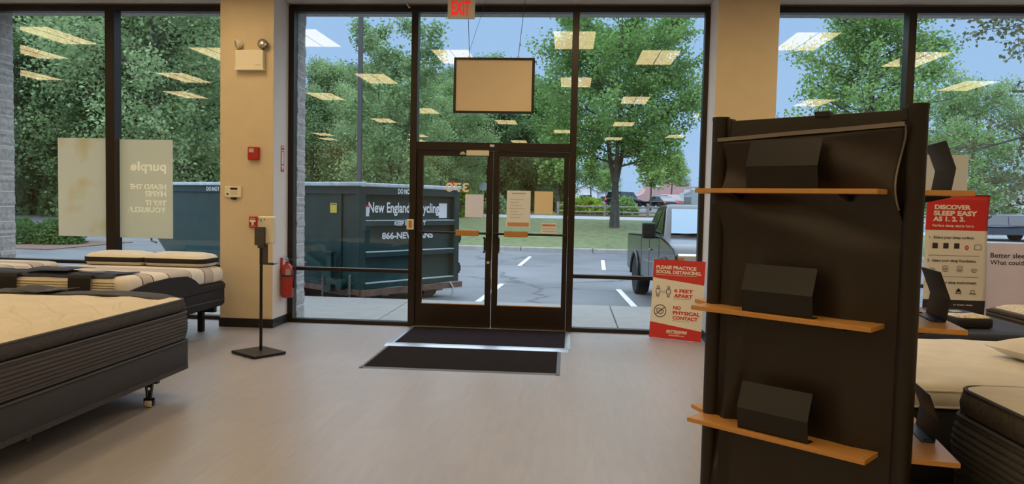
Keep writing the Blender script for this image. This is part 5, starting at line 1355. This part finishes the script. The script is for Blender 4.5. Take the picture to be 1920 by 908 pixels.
    build('wiper', MB().tube([(0.35, 1.30, 1.235), (0.80, 1.33, 1.255)], 0.010, 6).tube([(0.95, 1.30, 1.235), (1.45, 1.33, 1.255)], 0.010, 6), M['black'], t)
truck()

def car(name, label, cat, loc, rz, L, H, Wd, paint, suv=False, group=None):
    t = thing(name, label, cat, loc, rz, group)
    wr = 0.33; wy = (L * 0.18, L * 0.79); zb = 0.24; belt = H * 0.58
    prof = [(0.03, zb + 0.08)]
    for w_ in wy:
        for k in range(9):
            a = math.pi - math.pi * k / 8; prof.append((w_ + 0.39 * math.cos(a), max(zb, wr + 0.37 * math.sin(a))))
    prof += [(L - 0.03, zb + 0.1), (L, belt * 0.8), (L - 0.05, belt), (L * 0.27, belt), (0.12, belt * 0.82), (0.0, belt * 0.65)]
    build('body', MB().prism(prof, 'x', 0, Wd), paint, t, smooth=30, bevel=0.05, seg=2)
    r1 = L - 0.15 if suv else L * 0.93; r2 = L - 0.35 if suv else L * 0.74
    rs = [[(0.03, L * 0.27, belt - 0.03), (Wd - 0.03, L * 0.27, belt - 0.03), (Wd - 0.03, r1, belt - 0.03), (0.03, r1, belt - 0.03)],
          [(0.17, L * 0.43, H - 0.06), (Wd - 0.17, L * 0.43, H - 0.06), (Wd - 0.17, r2, H - 0.06), (0.17, r2, H - 0.06)],
          [(0.24, L * 0.46, H), (Wd - 0.24, L * 0.46, H), (Wd - 0.24, r2 - 0.08, H), (0.24, r2 - 0.08, H)]]
    build('cabin', MB().rings(rs, True, True, True), paint, t, smooth=30, bevel=0.03)
    for s in (0, 1):
        fx = (lambda x: x) if s == 0 else (lambda x: Wd - x)
        p = lambda y, z: (fx(0.03 + (z - belt) / (H - belt) * 0.14 - 0.012), y, z)
        z0, z1 = belt + 0.03, H - 0.10
        mid = L * 0.55
        for q in (((L * 0.31, z0), (mid - 0.03, z0), (mid - 0.03, z1), (L * 0.43, z1)), ((mid + 0.03, z0), (r1 - 0.12, z0), (r2 - 0.02, z1), (mid + 0.03, z1))):
            build('side_window', MB().poly([p(*k) for k in q]), M['car_glass'], t)
        for y in wy: wheel(t, fx(0.11), y, wr, 0.2, -1 if s == 0 else 1, M['tyre'], M['chrome'])
        part(build('tail_light', MB().box(min(fx(0.06), fx(0.26)), max(fx(0.06), fx(0.26)), L - 0.06, L + 0.012, belt * 0.78, belt * 0.97), M['tail'], t, bevel=0.01), 'red tail light')
        build('headlight', MB().box(min(fx(0.08), fx(0.36)), max(fx(0.08), fx(0.36)), -0.005, 0.12, belt * 0.62, belt * 0.78), M['lamp_lens'], t, bevel=0.02)
    mb = MB().poly([(0.12, L * 0.29 - 0.01, belt + 0.02), (Wd - 0.12, L * 0.29 - 0.01, belt + 0.02), (Wd - 0.22, L * 0.42 - 0.02, H - 0.09), (0.22, L * 0.42 - 0.02, H - 0.09)])
    build('windshield', mb, M['car_glass'], t)
    mb = MB().poly([(Wd - 0.12, r1 + 0.015, belt + 0.03), (0.12, r1 + 0.015, belt + 0.03), (0.22, r2 + 0.03, H - 0.10), (Wd - 0.22, r2 + 0.03, H - 0.10)])
    build('rear_window', mb, M['car_glass'], t)
    return t
M['tail'] = emis('tail_light_red', (0.8, 0.06, 0.03), 0.6)
M['suv_paint'] = mat('black_suv_paint', (0.016, 0.018, 0.022), 0.25, metal=0.3, coat=1.0)
M['blue_paint'] = mat('dark_blue_paint', (0.028, 0.040, 0.062), 0.25, metal=0.4, coat=1.0)
M['silver_paint'] = mat('silver_paint', (0.42, 0.47, 0.52), 0.3, metal=0.5, coat=0.6)
M['pink_paint'] = mat('dull_red_paint', (0.30, 0.10, 0.12), 0.35, coat=0.6)
car('suv', 'black suv with a lit tail light, behind the lawn tree trunk', 'car', (7.9, 81.0, zt(80) - 0.02), math.radians(143), 4.7, 1.80, 1.95, M['suv_paint'], True)
car('parked_car', 'silver car far off in the lot, right of black suv', 'car', (8.6, 90, zt(90)), math.radians(80), 4.6, 1.45, 1.8, M['silver_paint'])
car('parked_car', 'dark car in front of the silver car, right of the suv', 'car', (9.2, 82, zt(82)), math.radians(-155), 4.3, 1.35, 1.75, M['suv_paint'])
car('parked_car', 'dull red car far off, farthest right of the parked cars', 'car', (10.3, 87, zt(87)), math.radians(-150), 4.5, 1.5, 1.8, M['pink_paint'])
car('parked_car', 'dark blue car beyond right window, over the lavender board', 'car', (17.3, 37.2, 0.20), math.radians(-93), 4.4, 1.26, 1.7, M['blue_paint'])
ground('ground_road.001', 17.2, 60, 30, 40, 0.03, M['road'])

# ------------------------------------------------------------------ buildings far off
M['pink_wall'] = mat('pink_brick', (0.44, 0.27, 0.26), 0.9, var=0.08, vscale=4)
M['white_wall'] = mat('white_clapboard', (0.66, 0.70, 0.74), 0.8)
M['slate'] = mat('blue_grey_roof', (0.27, 0.36, 0.45), 0.8, var=0.1, vscale=3)
M['window_dark'] = mat('dark_window', (0.05, 0.06, 0.07), 0.15)
M['grey_wall'] = mat('grey_stucco', (0.48, 0.47, 0.50), 0.9)
def pink_store():
    Y = 112.0; g = zt(Y) - 0.1
    t = thing('store_building', 'pink brick store with stepped gable and white letters, far right behind parked cars', 'building', (10.0, Y, g))
    k = Y / 90.0
    pts = [(8.0 * k - 10, 0), (8.0 * k - 10, 1.45), (8.55 * k - 10, 1.75), (9.0 * k - 10, 2.6), (9.35 * k - 10, 2.75), (9.45 * k - 10, 4.1), (12.4 * k - 10, 4.1), (12.6 * k - 10, 2.9), (20 * k - 10, 2.9), (20 * k - 10, 0)]
    build('facade', MB().prism(pts, 'y', 0, 12), M['pink_wall'], t)
    mb = MB()
    for c in (13.3, 15.2):
        x = c * k - 10; arc = [(x - 0.95, 0.0)] + [(x + 0.95 * math.cos(a), 1.3 + 0.75 * math.sin(a)) for a in [math.pi - math.pi * i / 10 for i in range(11)]] + [(x + 0.95, 0.0)]
        mb.prism(arc, 'y', -0.06, -0.01)
    part(build('arch', mb, M['grey_wall'], t), 'pale arched openings')
    mb = MB(); add_text(mb, 'COM', (9.72 * k - 10, -0.08, 2.75), (1, 0, 0), (0, 0, 1), 1.25, 0.5, bold=0.05)
    part(build('lettering', mb, M['letter_white'], t), 'white sign letters')
    build('coping', MB().box(9.42 * k - 10, 12.43 * k - 10, -0.1, 0.4, 4.05, 4.2), M['white_wall'], t)
pink_store()
def gable_house(name, label, loc, W, D, h, rh, wall, roof, wins, rz=0):
    t = thing(name, label, 'house', loc, rz)
    build('wall', MB().prism([(0, 0), (W, 0), (W, h), (W / 2, h + rh * 0.96), (0, h)], 'y', 0, D), wall, t)
    o = 0.25
    mb = MB(); 
    for s in (0, 1):
        x0, x1 = (-o, W / 2) if s == 0 else (W / 2, W + o); z0, z1 = (h - o * rh / (W / 2), h + rh) if s == 0 else (h + rh, h - o * rh / (W / 2))
        mb.prism([(x0, z0), (x1, z1), (x1, z1 + 0.14), (x0, z0 + 0.14)], 'y', -0.3, D + 0.3)
    build('roof', mb, roof, t)
    for x0, x1, z0, z1 in wins:
        w = build('window', MB().box(x0, x1, -0.06, 0.05, z0, z1), M['white_wall'], t)
        k = max(1, int(round((x1 - x0) / 0.9)))
        for i in range(k):
            a = x0 + 0.06 + (x1 - x0 - 0.06) * i / k; b = x0 + (x1 - x0 - 0.06) * (i + 1) / k
            build('pane', MB().box(a, b, -0.08, -0.05, z0 + 0.06, z1 - 0.06), M['window_dark'], w)
    return t
gable_house('white_house', 'white gabled house far behind the shrubs, just right of the doors', (0.25, 104, zt(104) - 0.1), 3.4, 8, 1.95, 0.85, M['white_wall'], M['white_wall'], [(1.05, 2.75, 0.35, 1.45)])
gable_house('white_house', 'long low white house wing half hidden behind the lawn tree trunk', (3.7, 106, zt(106) - 0.1), 3.6, 8, 1.7, 0.4, M['white_wall'], M['slate'], [(0.5, 1.2, 0.5, 1.3)])
gable_house('garage_house', 'grey house with blue-grey roof at the far right edge of the picture', (35.2, 66, 0.6), 8.5, 9, 2.3, 1.9, M['grey_wall'], M['slate'], [(1.2, 2.9, 0.0, 1.35), (3.6, 4.8, 0.9, 1.7)], math.radians(-18))
mb = MB().box(0, 1.6, 0, 4, 0.4, 2.0); t = thing('box_trailer', 'pale grey box trailer beyond the roof of the pickup', 'trailer', (9.75, 62, zt(62)))
build('box', mb, M['silver_paint'], t, bevel=0.05)
for x in (0.2, 1.4):
    build('wheel', MB().lathe([(0.0, -0.1), (0.3, -0.1), (0.3, 0.1), (0.0, 0.1)], 16, Matrix.Translation((x, 1.8, 0.3)) @ Matrix.Rotation(math.pi / 2, 4, 'Y')), M['tyre'], t, smooth=35)

def hill():
    mb = MB(); rs = []
    for i in range(25):
        x = 60 + 130 * i / 24; h = 19 + 5 * math.sin(i * 0.55 + 0.6) + 1.5 * math.sin(i * 1.9) + (3 if i > 3 else -6 + 3 * i)
        rs.append([(x, 205, -2), (x, 213, h * 0.6), (x, 225, h), (x, 250, h * 0.8), (x, 270, -2)])
    mb.rings(rs, False, False, False)
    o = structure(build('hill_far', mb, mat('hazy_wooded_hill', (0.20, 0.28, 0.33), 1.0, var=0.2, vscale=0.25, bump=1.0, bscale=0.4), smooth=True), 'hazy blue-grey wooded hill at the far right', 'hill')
hill()

# ------------------------------------------------------------------ poles, signs, fence
t = thing('light_pole', 'tall dark lamp pole rising behind the green dumpster', 'light pole', (-8.525, 30, zt(30)))
build('shaft', MB().box(-0.085, 0.085, -0.085, 0.085, 0.5, 11.5), mat('grey_brown_pole', (0.055, 0.052, 0.055), 0.6), t, bevel=0.02)
build('base', MB().lathe([(0.0, 0), (0.3, 0), (0.3, 0.5), (0.27, 0.55), (0.0, 0.55)], 18), M['concrete'], t, smooth=35)
build('lamp_arm', MB().box(-0.06, 0.06, -1.0, 0.06, 11.3, 11.42).box(-0.2, 0.2, -1.6, -0.9, 11.28, 11.46), M['bronze'], t, bevel=0.02)
def road_sign(label, loc, shape_k, r, z, m, rz):
    t = thing('road_sign', label, 'road sign', loc, rz)
    off = math.pi / shape_k
    T = Matrix.Translation((0, -0.03, z)) @ Matrix.Rotation(math.pi / 2, 4, 'X')
    pts = [(r * math.cos(2 * math.pi * k / shape_k + off), z + r * math.sin(2 * math.pi * k / shape_k + off)) for k in range(shape_k)]
    build('plate', MB().prism(pts, 'y', -0.035, -0.03), m, t)
    build('post', MB().box(-0.025, 0.025, -0.028, 0.01, 0, z + r * 0.8), M['chain'], t)
    return t
road_sign('red octagonal stop sign half behind the mirrored 370', (-6.60, 42, zt(42)), 8, 0.26, 2.43 - 0.55, M['printed_red'], 0)
road_sign('round grey back of a road sign above the pink door notice', (-5.21, 45, zt(45)), 20, 0.26, 2.43 - 0.68, mat('sign_back_grey', (0.30, 0.34, 0.40), 0.5), 0)
M['grey_wood'] = mat('weathered_wood', (0.27, 0.23, 0.20), 0.9, var=0.3, vscale=6)
t = thing('rail_fence', 'weathered split-rail fence behind the lawn', 'fence', (2.15, 47.2, zt(47.2)))
for x in (-2.9, 0.0, 2.65, 5.3): build('post', MB().box(x - 0.075, x + 0.075, -0.07, 0.07, 0, 0.86), M['grey_wood'], t, bevel=0.02)
for a, b in ((-2.9, 0), (0, 2.65), (2.65, 5.3)):
    for z in (0.30, 0.64): build('rail', MB().tube([(a, 0, z + 0.02), ((a + b) / 2, 0.01, z - 0.03), (b, 0, z - 0.01)], 0.05, 7), M['grey_wood'], t, smooth=35)

# ------------------------------------------------------------------ trees and shrubs
LEAF = {'hedge': leaf_mat('hedge_leaves', (0.035, 0.090, 0.028), (0.10, 0.19, 0.06)),
        'maple': leaf_mat('maple_leaves', (0.13, 0.26, 0.075), (0.34, 0.49, 0.17)),
        'pale': leaf_mat('pale_leaves', (0.20, 0.315, 0.13), (0.40, 0.51, 0.26)),
        'wood': leaf_mat('woodland_leaves', (0.15, 0.255, 0.12), (0.34, 0.46, 0.22)),
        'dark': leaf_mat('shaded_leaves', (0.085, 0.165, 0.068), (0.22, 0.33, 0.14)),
        'red': leaf_mat('bronze_leaves', (0.09, 0.10, 0.05), (0.20, 0.22, 0.11)),
        'shrub': leaf_mat('shrub_leaves', (0.12, 0.24, 0.03), (0.32, 0.46, 0.08))}
M['bark'] = mat('grey_bark', (0.085, 0.075, 0.068), 0.95, var=0.35, vscale=14, bump=0.8, bscale=25, stretch=(1, 1, 0.25))

def leaf_cloud(centres, spread, n, size, rng, flat=0.5, droop=0.0):
    """n leaf blades (four-cornered, pointed) scattered about the twig points"""
    idx = rng.integers(0, len(centres), n); p = centres[idx] + rng.normal(0, 1, (n, 3)) * spread
    d = rng.normal(0, 1, (n, 3)); d[:, 2] = d[:, 2] * flat - droop; d /= np.linalg.norm(d, axis=1)[:, None]
    q = rng.normal(0, 1, (n, 3)); q[:, 2] += 1.5 * 0; s = np.cross(d, q); s /= np.linalg.norm(s, axis=1)[:, None] + 1e-9
    L = size * rng.uniform(0.7, 1.35, n)[:, None]; Wd = L * 0.36
    a = p - d * L * 0.5; b = p + s * Wd - d * L * 0.05; c = p + d * L * 0.5; e = p - s * Wd - d * L * 0.05
    v = np.stack([a, b, c, e], 1).reshape(-1, 3); return v
def leaf_mesh(name, v, m, parent):
    n = len(v) // 4; me = bpy.data.meshes.new(name)
    me.vertices.add(len(v)); me.vertices.foreach_set('co', v.astype(np.float32).ravel())
    me.loops.add(4 * n); me.loops.foreach_set('vertex_index', np.arange(4 * n, dtype=np.int32))
    me.polygons.add(n); me.polygons.foreach_set('loop_start', np.arange(0, 4 * n, 4, dtype=np.int32)); me.polygons.foreach_set('loop_total', np.full(n, 4, dtype=np.int32))
    me.materials.append(m); me.update(); me.validate()
    o = bpy.data.objects.new(name, me); COL.objects.link(o); o.parent = parent; return o
def grow(seed, H, R, z0, tr, nb, nt, lean=0.0, up=0.6, shape='oval', forks=1):
    """trunk and branches; returns the mesh builder and the twig points"""
    rng = np.random.default_rng(seed); mb = MB(); tw = []
    tops = []
    for f in range(forks):
        a = 2 * math.pi * f / max(1, forks) + seed; sp = 0.0 if forks == 1 else 0.16 * H
        k = 9; pts = []; rad = []
        for i in range(k + 1):
            s = i / k; w = 0.0 if s < 0.2 else (s - 0.2) / 0.8
            pts.append(Vector((lean * s * H + math.cos(a) * sp * w + rng.normal(0, 0.012) * H * s * 0.5, math.sin(a) * sp * w + rng.normal(0, 0.012) * H * s * 0.5, H * 0.96 * s)))
            rad.append(max(0.012, tr * (1.15 if i == 0 else 1.0) * (1 - 0.93 * s) / (1 if s < 0.2 else forks ** 0.35)))
        mb.tube(pts, rad, 9); tops.append((pts, rad))
    for b in range(nb):
        pts, rad = tops[b % forks]
        s = z0 / H + (0.97 - z0 / H) * ((b + rng.uniform(0, 1)) / nb); i = min(len(pts) - 2, int(s / 0.96 * 0 + s * (len(pts) - 1))); fr = s * (len(pts) - 1) - i
        o = pts[i].lerp(pts[i + 1], min(1, fr)); r0 = (rad[i] + (rad[i + 1] - rad[i]) * min(1, fr))
        rel = (s * H - z0) / (H - z0)
        if shape == 'oval': ext = R * (0.35 + 0.65 * math.sin(math.pi * (0.12 + 0.83 * rel)) ** 0.8) * (1 - 0.35 * rel)
        elif shape == 'cone': ext = R * (1.0 - 0.80 * rel) * (0.55 if rel < 0.08 else 1)
        else: ext = R * (0.6 + 0.5 * math.sin(math.pi * rel))
        a = b * 2.39996 + rng.normal(0, 0.35); L = ext * rng.uniform(0.8, 1.12)
        e = up * (0.55 + 0.7 * rel) + rng.normal(0, 0.10)
        d = Vector((math.cos(a) * math.cos(e), math.sin(a) * math.cos(e), math.sin(e)))
        bp = []; kk = 6
        for j in range(kk + 1):
            u = j / kk; bp.append(o + d * (L * u) + Vector((0, 0, -0.10 * L * u * u + 0.0)) + Vector(rng.normal(0, 0.03 * L, 3)) * u)
        mb.tube(bp, [max(0.008, r0 * 0.55 * (1 - 0.9 * j / kk)) for j in range(kk + 1)], 6)
        for q in range(nt):
            u = rng.uniform(0.25, 1.0); jj = min(kk - 1, int(u * kk)); c = bp[jj].lerp(bp[jj + 1], u * kk - jj)
            da = a + rng.normal(0, 0.95); de = e * 0.5 + rng.normal(0.15, 0.5); l2 = L * rng.uniform(0.16, 0.36) * (1.15 - 0.5 * u)
            dd = Vector((math.cos(da) * math.cos(de), math.sin(da) * math.cos(de), math.sin(de)))
            en = c + dd * l2
            mb.tube([c, c.lerp(en, 0.5) + Vector(rng.normal(0, 0.03, 3)), en], [max(0.006, r0 * 0.16), 0.007, 0.004], 4, cap=False)
            for w in (0.35, 0.6, 0.8, 1.0, 1.1): tw.append(tuple(c.lerp(en, w)))
        tw.append(tuple(bp[-1]))
    return mb, np.array(tw), rng
def tree(name, label, loc, seed, H, R, z0, tr, nb, nt, nl, ls, leaf, spread=0.22, group=None, **kw):
    droop = kw.pop('droop', 0.25)
    mb, tw, rng = grow(seed, H, R, z0, tr, nb, nt, **kw)
    t = thing(name, label, 'tree', loc, 0, group)
    build('trunk', mb, M['bark'], t, smooth=60)
    leaf_mesh('foliage', leaf_cloud(tw, spread, nl, ls, rng, 0.5, droop), LEAF[leaf], t)
    return t
tree('lawn_tree', 'large green maple on the lawn, its trunk just right of the doors', (2.25, 38.25, 0.30), 11, 10.6, 5.5, 3.2, 0.24, 60, 17, 46000, 0.15, 'maple', 0.20, up=0.55, shape='oval', forks=3)
tree('lot_tree', 'airy green tree filling the window right of the tan right pier', (11.5, 30.0, -0.15), 5, 10.2, 5.2, 1.4, 0.20, 58, 15, 30000, 0.125, 'maple', 0.20, up=0.50, shape='cone', lean=-0.02)
tree('edge_tree', 'bronze-leaved branches reaching in at the right edge of the picture', (13.0, 18.5, -0.3), 21, 8.6, 4.0, 1.8, 0.16, 30, 14, 10000, 0.12, 'red', 0.11, up=0.25, shape='round', droop=0.5)
tree('slim_tree', 'slim airy tree beside the lamp pole, left of the doors', (-7.9, 33.5, -0.05), 31, 9.6, 2.5, 1.2, 0.11, 50, 12, 17000, 0.14, 'pale', 0.20, up=0.75, shape='oval', forks=2)
p1 = tree('lot_sapling', 'small tree with thin trunk near the white house, behind the shrubs', (2.3, 86, zt(86)), 41, 5.2, 1.7, 2.3, 0.10, 20, 9, 2600, 0.24, 'maple', 0.22, up=0.6)
dup(p1, (7.35, 70, zt(70)), 1.0, label='small tree right against the black suv', scale=(0.95, 0.95, 0.95))
dup(p1, (12.9, 98, zt(98)), 2.2, label='small tree standing before the letters on the pink store', scale=(1.25, 1.25, 1.25))
dup(p1, (13.0, 60, zt(60)), 3.6, label='small tree above the roof of the pickup, at the right frame', scale=(1.35, 1.35, 1.45))
dup(p1, (-0.9, 52, zt(52)), 4.6, label='low-branched tree at the right door edge, before the dark wood', scale=(1.05, 1.05, 1.0))
dup(p1, (4.3, 92, zt(92)), 5.3, label='tiny sapling in front of the long white house wing', scale=(0.8, 0.8, 0.8))

# the wood: four kinds of tree, each repeated
K = [tree('wood_tree', 'x', (0, 0, 0), 61, 14.0, 4.2, 1.0, 0.22, 60, 12, 38000, 0.18, 'wood', 0.38, up=0.5, shape='oval'),
     tree('wood_tree', 'x', (0, 0, 0), 62, 12.0, 3.8, 0.8, 0.20, 54, 12, 36000, 0.17, 'wood', 0.36, up=0.45, shape='cone'),
     tree('wood_tree', 'x', (0, 0, 0), 63, 12.5, 4.2, 0.9, 0.20, 56, 12, 38000, 0.165, 'pale', 0.34, up=0.4, shape='round', droop=0.4),
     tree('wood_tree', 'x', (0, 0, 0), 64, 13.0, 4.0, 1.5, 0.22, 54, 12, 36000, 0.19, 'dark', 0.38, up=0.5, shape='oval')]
used = [False] * 4
def wood(k, x, y, s, rz, label, group):
    z = zt(y) + 0.0
    if not used[k]:
        used[k] = True; o = K[k]; o.location = (x, y, z); o.rotation_euler = (0, 0, rz); o.scale = (s, s, s); o['label'] = label; o['group'] = group
    else: o = dup(K[k], (x, y, z), rz, label, group, (s, s, s))
    return o
rw = random.Random(8)
GL, GM, GD = 'trees of the wood beyond the left window', 'trees of the wood seen left of and through the doors', 'dark trees behind the road'
LL = 'leafy green tree crowded in the wood beyond the left window'
for x, y, s, k in [(-21.5, 37.5, 1.12, 2), (-32.5, 46, 1.2, 2), (-27, 40, 1.2, 1), (-31, 42, 1.25, 0), (-24, 44, 1.3, 0), (-27.5, 43.0, 1.2, 2), (-35, 41, 1.2, 3), (-29, 48, 1.4, 3), (-29, 52, 1.4, 0), (-39, 46, 1.4, 0), (-34, 52, 1.4, 3), (-37, 57, 1.5, 3), (-33, 57, 1.5, 0), (-41, 53, 1.5, 3), (-33.0, 37.6, 0.8, 3), (-29.3, 37.2, 0.7, 3), (-25.0, 37.8, 0.7, 3)]:
    wood(k, x, y, s, rw.uniform(0, 6.28), LL, GL)
LM = 'bushy green tree of the wood behind the dumpster and lamp pole'
for x, y, s, k in [(-14.2, 41.0, 0.60, 1), (-11.6, 41.5, 0.55, 2), (-15.0, 46, 0.66, 0), (-9.2, 41.5, 0.52, 2), (-12.4, 48, 0.66, 0), (-8.6, 49.5, 0.68, 2), (-10.6, 53, 0.72, 0), (-15.5, 54, 0.78, 3), (-7.0, 45.5, 0.55, 2)]:
    wood(k, x, y, s, rw.uniform(0, 6.28), LM, GM)
LD = 'tree of the dark wood seen through the doors and transom'
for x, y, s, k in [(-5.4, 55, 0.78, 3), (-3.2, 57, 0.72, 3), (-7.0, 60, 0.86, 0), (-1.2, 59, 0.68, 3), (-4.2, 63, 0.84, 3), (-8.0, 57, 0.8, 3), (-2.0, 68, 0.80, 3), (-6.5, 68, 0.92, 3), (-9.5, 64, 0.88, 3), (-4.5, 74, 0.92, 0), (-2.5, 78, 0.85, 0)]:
    wood(k, x, y, s, rw.uniform(0, 6.28), LD, GD)
LR = 'small distant tree in the row beyond the pickup and pink store'
for x, y, s, k in [(16, 118, 0.6, 0), (21, 112, 0.7, 1), (27, 104, 0.65, 0), (33, 98, 0.62, 2), (39, 96, 0.66, 0), (24, 74, 0.5, 1), (29.5, 70, 0.5, 2), (6.0, 122, 0.55, 0)]:
    wood(k, x, y, s, rw.uniform(0, 6.28), LR, 'small trees in the distance')
t = dup(K[2], (20.6, 40.5, 0.4), 2.0, 'broad green tree low behind the blank window paper at right', None, (0.62, 0.62, 0.62))
if 'group' in t: del t['group']

def shrub(label, loc, sx, sy, sz, n, ls, leaf, seed, group=None):
    rng = np.random.default_rng(seed); t = thing('shrub', label, 'shrub', loc, 0, group)
    d = rng.normal(0, 1, (900, 3)); d /= np.linalg.norm(d, axis=1)[:, None]; d[:, 2] = np.abs(d[:, 2])
    rr = rng.uniform(0.55, 1.0, 900)[:, None] ** 0.5
    lump = 1 + 0.12 * np.sin(d[:, :1] * 9 + seed) * np.cos(d[:, 1:2] * 8)
    c = d * rr * lump * np.array([sx / 2, sy / 2, sz])
    leaf_mesh('foliage', leaf_cloud(c, 0.05, n, ls, rng, 0.8, -0.2), LEAF[leaf], t)
    mb = MB()
    for k in range(14):
        e = c[k * 11] * 0.85; mb.tube([(e[0] * 0.1, e[1] * 0.1, 0), (e[0] * 0.5, e[1] * 0.5, e[2] * 0.6), tuple(e)], [0.03, 0.02, 0.008], 5)
    build('stems', mb, M['bark'], t)
    return t
shrub('broad light green shrub behind the rail fence, left of the lawn tree trunk', (0.95, 49.8, zt(49.8) + 0.05), 3.3, 2.4, 1.12, 7000, 0.15, 'shrub', 3)
shrub('rounder deep green shrub behind the rail fence, right of the lawn tree trunk', (3.45, 49.6, zt(49.6) + 0.05), 2.0, 1.9, 1.20, 4500, 0.14, 'maple', 4)
shrub('bright shrub right beside the dumpster end, seen through the left door', (-6.15, 43.5, zt(43.5)), 1.9, 1.5, 1.55, 4500, 0.15, 'shrub', 5)
shrub('dark shrub left of the round road sign, beside the door stile', (-4.6, 46.8, zt(46.8)), 1.5, 1.2, 1.25, 3000, 0.15, 'wood', 6)
HG = 'clipped hedge beyond the left window'
for i, (x, y) in enumerate([(-18.0, 25.2), (-19.4, 24.8), (-20.8, 24.9), (-18.7, 26.2), (-20.2, 26.3)]):
    shrub('low dark green hedge shrub in the bed beyond the left window', (x, y, zt(y) + 0.02), 1.75, 1.5, 0.80, 4200, 0.10, 'hedge', 20 + i, HG)
UG = 'undergrowth at the edge of the wood'
u0 = shrub('low bush in the undergrowth along the edge of the wood', (-30, 38.5, zt(38.5)), 4.5, 3.5, 2.6, 7000, 0.26, 'dark', 50, UG)
for x, y, s in [(-26.5, 38.6, 1.0), (-34, 38.8, 1.1), (-23, 39.2, 1.1), (-19.5, 39.0, 1.0), (-38, 40, 1.2), (-16, 40, 1.0), (-13, 42, 1.0), (-9.5, 53.5, 1.0), (-6.8, 54.5, 0.9), (-4.2, 54.2, 0.75), (-2.0, 56, 0.7), (-11.5, 45, 1.1), (-3.4, 60, 1.0), (-2.2, 62, 0.9)]:
    dup(u0, (x, y, zt(y)), rw.uniform(0, 6.28), None, UG, (s, s, s))
